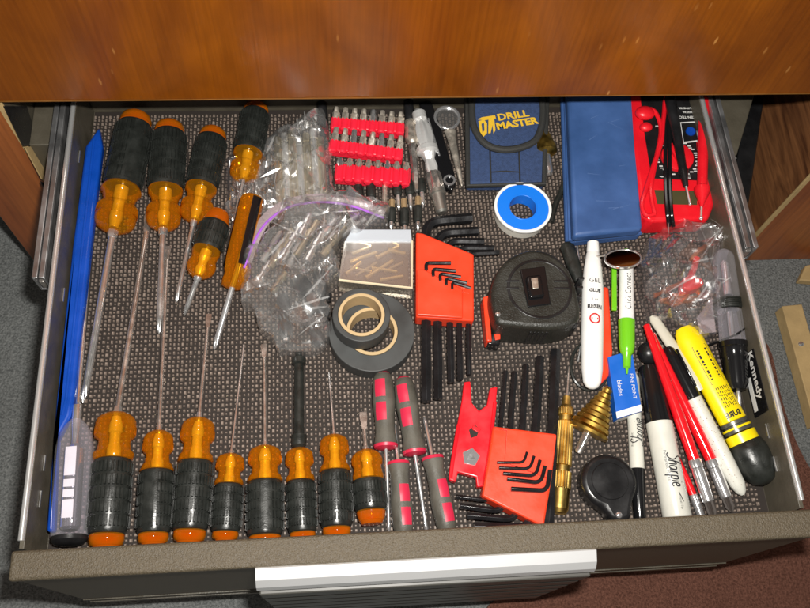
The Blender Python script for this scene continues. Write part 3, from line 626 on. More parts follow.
# ================================================================ BLUE CASE
z=.026
o=root_at('plastic_case','dark blue rectangular plastic case lying at the back','case',loc=P(600,170,0))
mb=MB(); mb.prism([P(u,v,z) for u,v in [(567,88),(633,86),(643,229),(574,236)]],.013,z); mb.build('lid',bluebox,o,True,bevel=.0035)
mb=MB(); rs=random.Random(3)
for k in range(9):
    p=P(rs.uniform(575,628),rs.uniform(115,222),z+.00006); a=rs.uniform(-.6,.6); L_=rs.uniform(.004,.018); w=.00016; d=Vector((math.cos(a),math.sin(a),0)); q=Vector((-d.y,d.x,0))*w
    mb.add([p-q,p+d*L_-q*.3,p+d*L_+q*.3,p+q],[[0,1,2,3]])
sc_=mb.build('scratches',mat('blue_scuff',(.12,.2,.42),.6),o,True,smooth=0); sc_['kind']='stuff'
mb=MB(); mb.prism([P(u,v,.0125) for u,v in [(562,90),(632,88),(642,234),(567,242)]],.001,.0125); mb.build('base',bluebox,o,True,bevel=.0025)
mb=MB(); mb.tube([P(562,94,.013),P(567,241,.013),P(641,233,.013)],.0018,6); mb.build('seam_lip',bluebox,o,True)
text_on(o,'TM-4',.004,quad_map(P(596,222,z+.0002),(1,0,0),(0,1,0)),inkw,name='moulded_mark',world=True)['label']='tiny pale moulded mark'
for nm in [x for x in bpy.data.objects if x.name.startswith('moulded_mark')]: bpy.data.objects.remove(nm)

# ================================================================ MULTIMETER
z=.027
o=root_at('multimeter','red and black digital multimeter with its leads wrapped over it','multimeter',loc=P(675,160,0))
mb=MB(); mb.prism([P(u,v,z) for u,v in [(630,90),(700,88),(705,140),(715,204),(709,219),(650,221),(641,214),(634,150)]],.001,z); mb.build('case',red,o,True,bevel=.0035)
mb=MB(); mb.prism([P(u,v,z+.001) for u,v in [(640,90),(694,90),(696,130),(699,180),(652,178),(645,135)]],z-.001,z+.001); mb.build('face_plate',blackp,o,True,bevel=.0005)
cc=P(678,156,z+.004); s=S(678,156,z); mb=MB(); mb.lathe([(0,16.5*s),(.003,16*s),(.0035,15*s)],48); mb.v=[Vector((p.y+cc.x,p.z+cc.y,p.x+z+.0008)) for p in mb.v]; d=mb.build('dial',red,o,True)
mb=MB(); mb.prism([P(u,v,z+.008) for u,v in [(670,146),(674,144),(687,166),(683,169)]],z+.004,z+.008); mb.build('pointer',red,d,bevel=.0012); bpy.data.objects['pointer'].matrix_parent_inverse=o.matrix_basis.inverted() if False else Matrix(); 
pt=bpy.data.objects['pointer']; pt.data.transform(o.matrix_basis.inverted())
mb=MB(); mb.prism([P(u,v,z+.0018) for u,v in [(655,189),(697,190),(698,204),(658,203)]],z-.001,z+.0003); mb.build('display',olive,o,True)
mb=MB(); mb.prism([P(u,v,z+.0016) for u,v in [(680,122),(697,121),(699,141),(683,143)]],z+.0008,z+.0014); mb.build('socket_frame',inkw,o,True)
mb=MB(); mb.prism([P(u,v,z+.0018) for u,v in [(681.2,123.2),(695.8,122.4),(697.6,139.8),(684,141.6)]],z+.0015,z+.0018); mb.build('socket_field',blackp,o,True)
q=P(690.5,131.5,z+.002); mb=MB(); mb.lathe([(0,5*s),(.0012,4.8*s)],20); mb.v=[Vector((p.y+q.x,p.z+q.y,p.x+z+.0019)) for p in mb.v]; mb.build('transistor_socket',bluep,o,True)
mb=MB()
for k in range(26):
    a=2*PI*k/26
    if abs(math.sin(a)) > .985: continue
    rr_=20.5*s; x=cc.x+rr_*math.cos(a)*1.0; y=cc.y+rr_*math.sin(a)
    if P(699,150,z).x < x+.003: continue
    mb.box(x-.0016,x+.0016,y-.0006,y+.0006,z+.0012,z+.0014)
    if k%2: mb.box(x-.0012,x+.0020,y-.0026,y-.0018,z+.0012,z+.0014)
mb.build('range_marks',inkw,o,True,smooth=0)
for tx,u,v,sz in (('CEN-TECH',686,117,.0058),('DIGITAL',688,112,.0042),('MULTIMETER',687,108,.0042),('750V',658,126,.004),('OFF',660,121,.004),('200m',662,176.5,.003),('10A',689,178,.003)):
    text_on(o,tx,sz*.66,quad_map(P(u,v,z+.0013),(-1,.02,0),(-.02,-1,0)),inkw,world=True,bold=.0001)
def cable(root,name,m,pts,r=.0021,k=8):
    mb=MB(); mb.tube(smoothline([P(*p) for p in pts],k),r,8); return mb.build(name,m,root,True)
# leads
pr=root_at('test_lead','red meter probe lying on the right edge of the multimeter','test lead','multimeter leads',loc=P(704,150,z))
A=P(704,100,z+.009);B=P(702,196,z+.007);T=P(701,218,z+.003); fr=frame(A,B);L=(B-A).length; s=S(704,150,z)
mb=MB(); mb.lathe([(0,5*s),(L*.3,5.5*s),(L*.9,4.8*s),(L*.92,7.5*s),(L*.96,7.5*s),(L*1.06,3*s),(L*1.1,1.5*s)],20); mb.v=[fr@p for p in mb.v]; mb.build('probe_handle',red,pr,True)
mb=MB(); mb.tube([B,T],.0011,8); mb.ball(T,.0018); mb.build('probe_tip',chrome,pr,True)
cable(pr,'cable',red,[(704,102,z+.009),(690,92,z+.006),(668,95,z+.006),(664,115,z+.006),(662,140,z+.006),(652,170,z+.005),(645,192,z+.005),(642,205,z+.004),(646,215,z+.003),(655,214,z+.003)])
cable(pr,'cable',red,[(655,214,z+.003),(651,190,z+.005),(656,160,z+.005),(661,130,z+.005),(655,112,z+.006),(645,108,z+.006)])
mb=MB(); q=P(645,113,z+.005); mb.ball(q,.0095,20,10,(1,.8,.55)); q=P(646,127,z+.004); mb.ball(q,.0062,20,10,(1,.8,.6)); mb.build('plug',red,pr,True)
pr=root_at('test_lead','black meter probe lying across the multimeter dial','test lead','multimeter leads',loc=P(680,150,z))
A=P(670,98,z+.010);B=P(686,186,z+.009);T=P(690,204,z+.004); fr=frame(A,B);L=(B-A).length
mb=MB(); mb.lathe([(0,5.5*s),(L*.3,5.5*s),(L*.8,4*s),(L*.84,5*s),(L*.9,3.5*s),(L,2.4*s)],20); mb.v=[fr@p for p in mb.v]; mb.build('probe_handle',blackp,pr,True)
mb=MB(); mb.tube([B,T],.0011,8); mb.ball(T,.0014); mb.build('probe_tip',chrome,pr,True)
for du in (0,4.2):
    cable(pr,'cable',blackg,[(672+du*.3,98,z+.006),(667+du*.6,120,z+.007),(665.5+du,150,z+.007),(666+du,190,z+.006),(667.5+du,214,z+.004),(669+du,226,z-.004)],.0019)

# ================================================================ TAPE MEASURE
z=.041
o=root_at('tape_measure','black tape measure with an orange end lying in the middle of the drawer','tape measure',loc=P(533,290,0))
top=[(497,324),(491,300),(493,280),(503,263),(517,253),(535,249),(553,254),(567,266),(575,283),(579,300),(580,318),(566,326),(540,328)]
sm=smoothline([P(u,v,z) for u,v in top]+[P(*top[0],z)],4)[:-1]
mb=MB(); mb.prism(sm,.001,z); mb.build('case',mat('measure_case',(.022,.022,.018),.42,var=.25,bump=.5,bscale=700),o,True,bevel=.004)
cc=P(540,288,z+.0012); s=S(535,288,z)
mb=MB(); mb.ring(30*s,33*s,z-.002,z+.0004,56,(cc.x,cc.y)); mb.build('raised_ring',blackp,o,True,bevel=.0005)
mb=MB(); mb.prism([P(u,v,z+.0015) for u,v in [(520,269),(545,266),(551,304),(528,307)]],z-.001,z+.0015); w=mb.build('lock_slot',blackg,o,True,bevel=.0008)
mb=MB(); mb.prism([P(u,v,z+.005) for u,v in [(526,276),(541,274),(545,296),(530,298)]],z+.001,z+.005); mb.build('lock_slider',blackg,o,True,bevel=.0018)
mb=MB(); mb.prism([P(u,v,z+.0056) for u,v in [(531,278),(538,277),(539,288),(533,289)]],z+.004,z+.0055); mb.build('slider_cap',hexm,o,True,bevel=.0006)
mb=MB()
for v in (281,288):
    mb.box(P(506,v,z).x,P(519,v,z).x,P(510,v,z).y-.0008,P(510,v,z).y+.0008,z-.001,z+.0006); mb.box(P(554,v,z).x,P(570,v,z).x,P(560,v,z).y-.0008,P(560,v,z).y+.0008,z-.001,z+.0006)
mb.build('top_ridges',blackp,o,True,bevel=.0003); mb=MB()
for k in range(5): q=P(530+k*4,329,.03); mb.box(q.x-.0009,q.x+.0009,q.y-.004,q.y+.0015,.006,.032)
mb.build('front_ridges',blackp,o,True,bevel=.0003); mb=MB()
for k in range(6): q=P(572+k*1.2,326-k*9,.03); mb.box(q.x-.001,q.x+.004,q.y-.001,q.y+.001,.01,.036)
mb.build('moulded_ribs',blackp,o,True,bevel=.0003)
q=P(498,314,z); mb=MB(); mb.ball(q,.0022,14,8,(1,1,.4)); mb.build('screw',steel,o,True)
mb=MB(); mb.prism([P(u,v,.022) for u,v in [(483,297),(489,295),(490,318),(492,341),(487,341),(485,322)]],.006,.022); mb.build('end_tab',orange,o,True,bevel=.001)
mb=MB(); mb.prism([P(u,v,.018) for u,v in [(487,332),(500,334),(500,345),(488,344)]],.004,.018); mb.build('mouth',blackg,o,True,bevel=.001)
mb=MB(); mb.prism([P(u,v,.012) for u,v in [(493,337),(499,336),(499,342),(494,343)]],.008,.019); mb.build('tape_end',orange,o,True,bevel=.0006)
mb=MB(); mb.tube(smoothline([P(566,176,.004),P(562,190,.006),P(556,203,.006),P(551,222,.004)],8),.0028,10); solo(mb,'rubber_hose',rubber,'short dark rubber piece between the tape reel and the blue case','hose')
mb=MB(); mb.tube([P(700,405,.006),P(722,470,.004),P(728,500,.003)],.0010,8); solo(mb,'steel_wire',steel,'thin steel rod under the speckled white pen','rod')
# black clip behind the measure
A=P(566,243,.012);B=P(583,292,.012); fr=frame(A,B);L=(B-A).length; mb=MB(); mb.lathe([(0,.004),(.004,.007),(L*.5,.0065),(L*.8,.004),(L,.002)],18,sq=.6); mb.v=[fr@p for p in mb.v]
solo(mb,'rubber_clip',rubber,'dark rubber tipped clip tucked behind the tape measure and under the blue case','clip')
mb=MB(); mb.tube([P(577,246,.006),P(583,290,.005),P(581,345,.005),P(578,362,.005)],.0009,8); solo(mb,'steel_wire',steel,'thin steel rod between the tape measure and the white tube','rod')

# ================================================================ ELECTRICAL TAPE
def taperoll(c,z0,z1,ro,rh,label):
    q=P(*c,z1); s=S(*c,z1); o=root_at('tape_roll',label,'tape roll','black electrical tape rolls',(q.x,q.y,z0))
    h=z1-z0; mb=MB(); mb.ring((rh+.8)*s,ro*s,0,h,72); mb.build('tape',tapeside,o,bevel=.0007)
    mb=MB(); mb.ring((rh-2.6)*s,rh*s+.0006,.0004,h+.0003,64); mb.build('core',cardb,o,bevel=.0003)
taperoll((372,331),.001,.018,43,25,'larger black electrical tape roll lying underneath the smaller one')
taperoll((361.5,314.5),.0185,.037,29,22.5,'smaller black electrical tape roll lying on top of the larger one')

# ================================================================ HEX KEYS
def bendpath(a,b,c,r,z):
    A,B,D=P(*a,z),P(*b,z),P(*c,z); d1=(A-B).normalized(); d2=(D-B).normalized(); k=min(r,(A-B).length*.45,(D-B).length*.45)
    pts=[A]; 
    for i in range(7):
        t=i/6; pts.append(((1-t)**2)*(B+d1*k)+2*t*(1-t)*B+(t*t)*(B+d2*k))
    pts.append(D); return pts
def hexkey(a,b,c,rp,z,label,group,bend=.008):
    s=S(*b,z); mb=MB(); mb.tube(bendpath(a,b,c,bend,z),rp*s,6,rot=PI/6); return solo(mb,'hex_key',blackox,label,'hex key',group,smooth=25,bevel=.0002)
big=['largest','second largest','third largest','fourth largest','smallest long']
g='black hex keys in the red holder by the tape rolls'
for k,(a,b,c,rp) in enumerate([((426,402),(426,222),(472,218),5.2),((438,399),(437,233),(478,231),4.6),((451,383),(448,241),(484,241.5),3.6),((460,380),(458,248),(494,248),3.0),((469,375),(467,254),(499,252.5),2.7)]):
    hexkey(a,b,c,rp,.0125,'%s black hex key in the red holder left of the tape measure'%big[k],g,.014 if k<2 else .009)
def holder(out,step,label,z0=.004,z1=.021,extra=None):
    o=root_at('hex_key_holder',label,'hex key holder','red plastic hex key holders',P(*out[0],0))
    mb=MB(); mb.prism([P(u,v,z1) for u,v in out],z0,z1); mb.build('body',orange,o,True,bevel=.0016)
    mb=MB(); mb.prism([P(u,v,z1+.003) for u,v in step],z1-.0005,z1+.003); mb.build('raised_pocket',orange,o,True,bevel=.0012)
    return o
holder([(416,232),(423,233),(474,254),(474,321),(416,317)],[(417,269),(424,269),(463,289),(463,318),(417,315)],'red plastic hex key holder between the tape rolls and the tape measure')
sm_=['first','second','third','fourth','lowest']
for k,(b,c) in enumerate([((426,263),(451,263)),((433,269),(456,271)),((440,273.5),(461,277)),((446,278),(467,283)),((452,282),(471,288))]):
    hexkey((b[0]+.3,b[1]+7),b,c,2.0-.12*k,.0255,'%s from the top of the small black keys clipped on the left red holder'%sm_[k],'small keys on the left holder',.004)
g='black hex keys in the red holder at the drawer front'
for k,(a,b,c,rp) in enumerate([((555.5,350),(548,531),(510,531),6.0),((540,357),(530,528),(474,527),5.0),((526,365),(517,520),(467,516),3.7),((514.5,372),(504,512),(460,506),3.3),((505.5,371),(494,501),(456,497),2.7)]):
    hexkey(a,b,c,rp,.012,'%s black hex key standing in the red holder at the drawer front'%big[k],g,.010)
holder([(493,426),(557,434),(552,478),(544,527),(482,496),(488,462)],[(494,428),(507,430),(505,462),(549,478),(551,476),(556,436)],'red plastic hex key holder near the drawer front beside the brass punch')
for k,(a,b,c) in enumerate([((527,452),(524,462.5),(497,462.5)),((534,456),(530,469),(499,468)),((540,460),(536,476),(503,473.5)),((545,466),(541,483),(507,479)),((550,470),(547,491),(511,489))]):
    hexkey(a,b,c,1.5+.25*k,.0255,'%s from the top of the small black keys clipped on the front red holder'%sm_[k],'small keys on the front holder',.006)
# red notched gauge
z=.012
o=root_at('centre_gauge','flat red plastic gauge with forked ends and a silver emblem plate','gauge',loc=P(475,440,0))
out=[(464,382),(470.5,381),(472,403),(479,411),(487,405),(490,388),(497.5,386.5),(496,404),(491,452),(486,486),(477,487),(476,477),(458,472),(456,482),(449,480),(451,462),(457.5,424),(462,400)]
mb=MB(); mb.prism([P(u,v,z) for u,v in out],.004,z); mb.build('plate',red,o,True,bevel=.001)
mb=MB(); mb.tube([P(458.5,425,z),P(452.5,462,z),P(450.5,478,z)],.0016,8); mb.tube([P(495,402,z),P(490,450,z),P(484,485,z)],.0016,8); mb.build('edge_rib',red,o,True)
mb=MB(); mb.prism([P(u,v,z+.0004) for u,v in [(469,430),(475,425),(480,429),(477,436),(471,438)]],z-.001,z+.0004); mb.build('window',linerm,o,True)
mb=MB(); mb.prism([P(u,v,z+.002) for u,v in [(473,425),(481,429),(479,433),(472,429)]],z-.001,z+.002); mb.build('pointer',red,o,True,bevel=.0004)
q=P(471,457,z+.001); s=S(471,457,z); mb=MB(); mb.prism([(q.x+9.5*s*math.cos(a),q.y+9.5*s*math.sin(a),0) for a in [PI/2-.25+2*PI*k/5 for k in range(5)]],z-.001,z+.0012); mb.build('emblem_plate',chrome,o,True,bevel=.0004)
mb=MB(); mb.prism([(q.x+5*s*math.cos(a),q.y+5*s*math.sin(a),0) for a in [PI/2+2*PI*k/3 for k in range(3)]],z+.001,z+.0016); mb.build('emblem',steel,o,True)

# ================================================================ BRASS PUNCH
A=P(569,366,.006);B=P(559,514,.007); s=S(564,440,.007)
root,L=root_along('centre_punch','brass automatic centre punch lying right of the front hex keys','punch',A,B)
mb=MB(); mb.lathe([(0,.3*s),(.002,1.2*s),(L*.24,1.6*s)],14); mb.build('point',steeld,root)
mb=MB(); mb.lathe([(L*.22,3*1.22*s),(L*.28,4*1.22*s),(L*.30,6*1.22*s),(L*.31,6.8*1.22*s,24,.08),(L*.35,6.8*1.22*s,24,.08),(L*.355,5.2*1.22*s),(L*.39,5.2*1.22*s),(L*.40,7*1.22*s,24,.1),(L*.69,7.6*1.22*s,24,.1),(L*.695,6*1.22*s),(L*.73,6*1.22*s),(L*.735,8.2*1.22*s,24,.1),(L*.84,8.2*1.22*s,24,.1),(L*.845,7.4*1.22*s),(L*.97,7.2*1.22*s),(L*.995,5.5*1.22*s),(L,4*1.22*s)],72); mb.build('body',brass,root,smooth=25)
# step drill
A=P(609,387,.022);B=P(578,453,.008); s=S(595,420,.015)
root,L=root_along('step_drill','gold coloured stepped cone drill bit below the white tube','step drill',A,B)
pr_=[(0,2*s)]
for k in range(8): r0=(5+k*2)*s; pr_+= [(L*(.03+.075*k),r0*.86),(L*(.03+.075*k+.012),r0),(L*(.03+.075*k+.062),r0*1.02),(L*(.03+.075*k+.066),r0*.86)]
pr_+=[(L*.66,21*s),(L*.70,20*s),(L*.705,8*s)]
mb=MB(); mb.lathe(pr_,48); mb.build('stepped_cone',gold,root,smooth=25)
mb=MB(); mb.lathe([(L*.70,4.5*s,3,.15),(L*.97,4.5*s,3,.15),(L,3.4*s)],24); mb.build('shank',steeld,root)

# ================================================================ LOUPE
z=.021
o=root_at('folding_loupe','black teardrop shaped folding magnifier case at the drawer front','magnifier',loc=P(608,482,0))
c=P(610,481,z); s=S(610,481,z); R=28.5*s; tail=P(623,514,z); pts=[]
for k in range(30):
    a=math.radians(-40+ 290*k/29); pts.append((c.x+R*math.cos(a),c.y+R*.98*math.sin(a),0))
d=(tail-c); pts+= [(tail.x-.010,tail.y-.004,0),(tail.x-.002,tail.y-.007,0),(tail.x+.006,tail.y-.004,0),(tail.x+.009,tail.y+.006,0)]
mb=MB(); mb.prism(pts,.001,z,.99); mb.build('case',blackp,o,True,bevel=.0045)
mb=MB(); mb.lathe([(0,19*s),(.0008,18*s)],48); mb.v=[Vector((p.y+c.x,p.z+c.y,p.x+z-.0001)) for p in mb.v]; mb.build('lens_cover',blackp,o,True)
mb=MB(); mb.ball(P(619,515,z),.0026,14,8,(1,1,.5)); mb.build('pivot',chrome,o,True)

# ================================================================ MARKERS
SH=[[(3.2,9.2),(2.2,10.3),(.8,10),(.2,8.4),(1,6.6),(2.6,5),(3.2,3),(2.2,.8),(.3,.2),(-.9,1.2)],
 [(4.6,10.5),(4.3,5),(4.1,.3)],[(4.2,3.4),(5.2,5.2),(6.2,4.8),(6.3,.4)],
 [(9.6,4.4),(8.4,5),(7.5,3.4),(7.7,1),(8.7,.4),(9.6,2),(9.9,4.6),(9.9,.4)],
 [(11.3,5),(11.3,.3)],[(11.3,3.4),(12,4.8),(12.8,4.8)],
 [(13.8,5),(13.8,-3.4)],[(13.8,4),(15,5),(15.9,3.6),(15.6,1.1),(14.6,.3),(13.8,1.2)],
 [(17.2,4.8),(17.2,.4)],[(17.2,6.6),(17.3,7)],
 [(18.5,2.6),(20.2,3),(20,4.7),(19,4.9),(18.3,3),(18.6,.9),(19.8,.2),(20.8,1)]]
def script(root,fn,k,w):
    mb=MB()
    for st in SH:
        st2=smoothline([((x-10)*k+(y*.18*k),(y-4)*k,0) for x,y in st],4); ribbon(mb,[(p.x,p.y) for p in st2],w,fn)
    return mb.build('logo_script',inkm,root,smooth=0)
# big marker (cap first)
A=P(648,366,.013);B=P(678,521,.013); s=S(660,450,.013)
root,L=root_along('permanent_marker','large grey-white permanent marker with black cap, lying beside the red brushes','marker',A,B)
R=13.2*s; jx=L*.385
mb=MB(); mb.lathe([(0,R*.6),(.001,R*.75),(.006,R*.88),(jx*.6,R*.93),(jx,R),(jx+.0004,R*.8)],36); mb.build('cap',blackg,root)
mb=MB(); mb.lathe([(jx,R*.8),(jx+.0003,R*1.0),(L*.97,R*1.05),(L*.985,R*1.0),(L,R*.85)],40); mb.build('barrel',greyw,root)
script(root,cyl_map(L*.70,R*1.04,.15),.00125,.0010)
text_on(root,'Permanent Marker',.0034,cyl_map(L*.68,R*1.04,-.38),inkm)
text_on(root,'Chisel Tip',.0028,cyl_map(L*.90,R*1.04,.1),inkm)
mb=MB(); ribbon(mb,[(L*.14,.003),(L*.2,.0055)],.0007,cyl_map(L*.70,R*1.04,-.2)); mb.build('print_stroke',inkm,root)
# small marker
A=P(640,522,.008);B=P(632,372,.009); s=S(638,450,.01); R=7.2*s
root,L=root_along('permanent_marker','slim grey-white permanent marker with black cap, beside the black magnifier','marker',A,B)
mb=MB(); mb.lathe([(0,R*.6),(.004,R*.8),(L*.32,R),(L*.335,R),(L*.336,R*.8)],30); mb.build('cap',blackg,root)
mb=MB(); mb.lathe([(L*.335,R*.8),(L*.337,R),(L*.95,R*.98),(L*.98,R*.7),(L,R*.5)],30); mb.build('barrel',greyw,root)
script(root,cyl_map(L*.57,R,-.15,flip=1),.00105,.0008)
text_on(root,'Fine Point',.0028,cyl_map(L*.52,R,.75),inkm)
# white pen with black cap
A=P(667,347,.02);B=P(743,495,.010); s=S(700,420,.02); R=8.2*s
root,L=root_along('capped_pen','worn speckled white pen with glossy black cap between brushes and yellow tube','pen',A,B)
mb=MB(); mb.lathe([(0,R*.35),(.003,R*.7),(L*.08,R*.9),(L*.355,R),(L*.36,R*.8)],30); mb.build('cap',blackg,root)
mb=MB(); mb.box(L*.04,L*.30,R*.45,R*.7,R*.72,R*1.05); mb.build('clip',blackg,root,bevel=.0006)
sp=mat('speckled_white',(.6,.6,.54),.4); 
n=sp.node_tree.nodes; l=sp.node_tree.links; vt=n.new('ShaderNodeTexVoronoi'); vt.inputs['Scale'].default_value=420; tcx=n.new('ShaderNodeTexCoord'); l.new(tcx.outputs['Object'],vt.inputs['Vector'])
crx=n.new('ShaderNodeValToRGB'); crx.color_ramp.elements[0].position=.12; crx.color_ramp.elements[0].color=(.25,.14,.1,1); crx.color_ramp.elements[1].position=.2; crx.color_ramp.elements[1].color=(.64,.64,.58,1); l.new(vt.outputs['Distance'],crx.inputs[0]); l.new(crx.outputs[0],n['Principled BSDF'].inputs['Base Color'])
mb=MB(); mb.lathe([(L*.36,R*.8),(L*.362,R*.98),(L*.8,R*1.02),(L*.93,R*.92),(L*.98,R*.6),(L,R*.25)],30); mb.build('barrel',sp,root)
# white flat pen underneath
A=P(652,316,.014);B=P(702,390,.016); s=S(680,350,.012); mb=MB(); fr=frame(A,B); L=(B-A).length
mb.lathe([(0,3*s),(.004,5.5*s),(L*.9,6.5*s),(L,5*s)],20,sq=.6); mb.v=[fr@p for p in mb.v]; solo(mb,'plastic_stick',mat('milky',(.62,.6,.5),.35,trans=.1),'flat milky white plastic stick under the yellow tube','plastic stick')
# brushes
def brush(a,b,c,z0,z1,label,r=5.5):
    A=P(*a,z0);B=P(*b,z1); T=P(*c,max(.004,z1-.003)); s=S(*b,z1); root,L=root_along('paint_brush',label,'brush',A,B,'red handled brushes')
    mb=MB(); mb.lathe([(0,r*.3*s),(.001,r*.6*s),(L*.2,r*.75*s),(L*.7,r*s),(L,r*.95*s)],24); mb.build('handle',redpaint,root)
    fl=root.matrix_basis.inverted()@frame(B,T); LL=(T-B).length
    mb=MB(); mb.lathe([(-.002,r*s),(0,r*1.12*s),(LL*.1,r*1.12*s),(LL*.12,r*.98*s),(LL*.2,r*1.05*s),(LL*.7,r*.95*s),(LL*.72,r*.8*s)],24); mb.v=[fl@p for p in mb.v]; mb.build('ferrule',chrome,root)
    mb=MB(); mb.lathe([(LL*.7,r*.8*s,9,.3),(LL*.9,r*.8*s,9,.4),(LL,r*.25*s,9,.5)],36); mb.v=[fl@p for p in mb.v]; mb.build('bristles',mat('bristle',(.05,.04,.035),.7),root)
brush((646,324),(695,462),(714,518),.026,.014,'red handled brush crossing nearest the large marker',6)
brush((651,333),(712,462),(732,512),.020,.011,'red handled brush lying next to the white speckled pen',6)
brush((664,430),(694,497),(704,524),.006,.006,'thin red handled brush half hidden beneath, by the large marker barrel',4)

# yellow tube
A=P(683,328,.018);B=P(735,425,.015); s=S(710,380,.015); E_=P(764,473,.015)
root,L=root_along('glue_tube','yellow tube with black print, two rings and a round black cap','tube',A,B)
R=14.2*s
mb=MB(); mb.lathe([(0,R*.55),(.004,R*.8),(L*.15,R),(L*.96,R),(L*.97,R*.85)],36,sq=.72); mb.build('tube',yellowp,root)
mb=MB(); mb.lathe([(L*.965,R*.8),(L*.97,R*1.0),(L*1.0,R*1.0),(L*1.005,R*.85),(L*1.03,R*.85),(L*1.035,R*1.0),(L*1.07,R*1.0),(L*1.075,R*.86)],36,sq=.9); mb.build('ring',mat('ring_grey',(.12,.12,.1),.3,.5),root)
mb=MB(); mb.lathe([(L*1.02,R*.9),(L*1.022,R*1.03),(L*1.04,R*1.03),(L*1.045,R*.9)],36,sq=.9); mb.lathe([(L*1.08,R*.9),(L*1.085,R*1.08),(L*1.17,R*1.08),(L*1.175,R*.9)],36,sq=.9); mb.build('yellow_band',yellowp,root)
mb=MB(); mb.lathe([(L*1.16,R*.9),(L*1.18,R*1.15),(L*1.25,R*1.28),(L*1.38,R*1.3),(L*1.48,R*1.1),(L*1.54,R*.8),(L*1.57,R*.3)],36,sq=.95); mb.build('cap',rubber,root,smooth=60)
def ell(x0,lat=0,flip=1):
    def fn(a,b):
        t=(b*flip+lat)/R; return (x0+a*flip,(R+.0003)*math.sin(t),(R*.72+.0003)*math.cos(t))
    return fn
for tx,x,lat,sz in (('WARNING: IRRITANT',.40,.004,.0034),('KEEP FROM CHILDREN',.40,-.0005,.0034),('NET 1 OZ',.42,-.006,.003),('EXTREMELY FLAMMABLE',.76,.004,.0028),('CEMENT ADHESIVE',.76,.0005,.0028),('USE WITH CARE',.76,-.003,.0028)):
    pass
mb=MB()
def brk(x0,x1,lat,w=.0011,gap=.0022):
    x=x0
    while x<x1:
        l_=random.uniform(.0012,.0034); ribbon(mb,[(x,lat),(min(x+l_,x1),lat)],w,ell(0)); x+=l_+gap*random.uniform(.3,.7)
for lat in (.0045,-.0032): brk(L*.26,L*.56,lat,.0018)
for lat in (.0066,.0048,.003,.0012,-.0006,-.0024,-.0042): brk(L*.64,L*.84,lat,.0007)
for a_,b_ in (((L*.22,.0072),(L*.6,.0072)),((L*.22,-.0058),(L*.6,-.0058)),((L*.22,-.0058),(L*.22,.0072)),((L*.6,-.0058),(L*.6,.0072))): ribbon(mb,[a_,b_],.0004,ell(0))
mb.build('fine_print',inkm,root,smooth=0)
text_on(root,'SURE',.0062,lambda a,b:ell(0)(L*.91-b,-a-.001),inkm,bold=.0003)

# circuit tester
A=P(723,250,.034);B=P(738,391,.018); s=S(733,320,.015)
root,L=root_along('circuit_tester','clear and black circuit tester with a coiled black wire along the right wall','tester',A,B)
mb=MB(); mb.lathe([(0,4*s),(L*.02,8*s),(L*.06,11*s),(L*.34,11.5*s),(L*.36,9*s)],32); mb.build('clear_cover',clearp,root)
mb=MB(); mb.lathe([(L*.08,2*s),(L*.1,4*s),(L*.33,4*s)],16); mb.lathe([(L*.45,3*s),(L*.66,3*s)],16); mb.build('bulb_spring',steel,root)
for k in range(4):
    pass
mb=MB()
pts=[]
for k in range(100): a=2*PI*k/20; pts.append((L*(.365+.07*k/100),11.5*s*math.cos(a),11.5*s*math.sin(a)))
mb.tube(pts,.0012,6); mb.build('coiled_wire',rubber,root)
mb=MB(); mb.lathe([(L*.43,8*s),(L*.44,11.5*s,8,.1),(L*.66,12.5*s,8,.1),(L*.665,10*s)],40); mb.build('clear_body',clearp,root)
mb=MB(); mb.lathe([(L*.66,11*s),(L*.665,13.5*s),(L*.70,13.5*s),(L*.705,12.5*s),(L*.77,12.5*s),(L*.78,11.5*s),(L*.95,10.5*s),(L*.99,8*s),(L,3*s)],32); mb.build('black_base',blackg,root)
mb=MB(); mb.lathe([(L*.99,2*s),(L*1.08,2*s),(L*1.12,.5*s)],12); mb.build('pin',chrome,root)
mb=MB(); mb.tube(smoothline([P(746,305,.006),P(750,320,.01),P(740,332,.034),P(722,340,.02),P(706,346,.008)],8),.0009,6); mb.build('wire',blackg,root,True)

# white glue tube
A=P(593,242,.020);B=P(592,389,.016); s=S(592,320,.02)
root,L=root_along('adhesive_tube','white plastic glue tube with small printed text and a red emblem','glue tube',A,B)
R=11.2*s
mb=MB(); mb.lathe([(0,5*s),(.0008,6*s),(L*.07,6.6*s,20,.05),(L*.075,6.0*s)],40); mb.build('cap',whitep,root)
mb=MB(); mb.lathe([(L*.07,5.6*s),(L*.09,7*s),(L*.2,9.4*s),(L*.32,R*.97),(L*.6,R),(L*.88,R*.93),(L*.96,R*.78),(L*.99,R*.5),(L,R*.2)],36,sq=.85); mb.build('body',whitep,root,smooth=60)
def cross(x0,lat=0): 
    def fn(a,b):
        t=(a+lat)/R; return (x0-b,(R*1.01)*math.sin(t),(R*.87)*math.cos(t))
    return fn
text_on(root,'GEL',.0062,cross(L*.30),inkm); text_on(root,'GLUE',.0042,cross(L*.37),inkm,bold=.0002); text_on(root,'RESIN',.0052,cross(L*.48),inkm,bold=.0002); text_on(root,'1 oz',.003,cross(L*.43),inkm)
mb=MB(); q=[(.0042*math.cos(a),.0042*math.sin(a)) for a in [2*PI*k/24 for k in range(25)]]; ribbon(mb,q,.0014,cross(L*.56)); ribbon(mb,[(-.003,0),(.003,0)],.0018,cross(L*.56)); mb.build('emblem',inkr,root,smooth=0)
# orange tool
mb=MB(); mb.prism([P(u,v,.014) for u,v in [(603,286),(609,287),(613,352),(609,376),(599,386),(597,340)]],.003,.014); solo(mb,'orange_scraper',orange,'flat orange plastic tool underneath the white glue tube','scraper',bevel=.002)
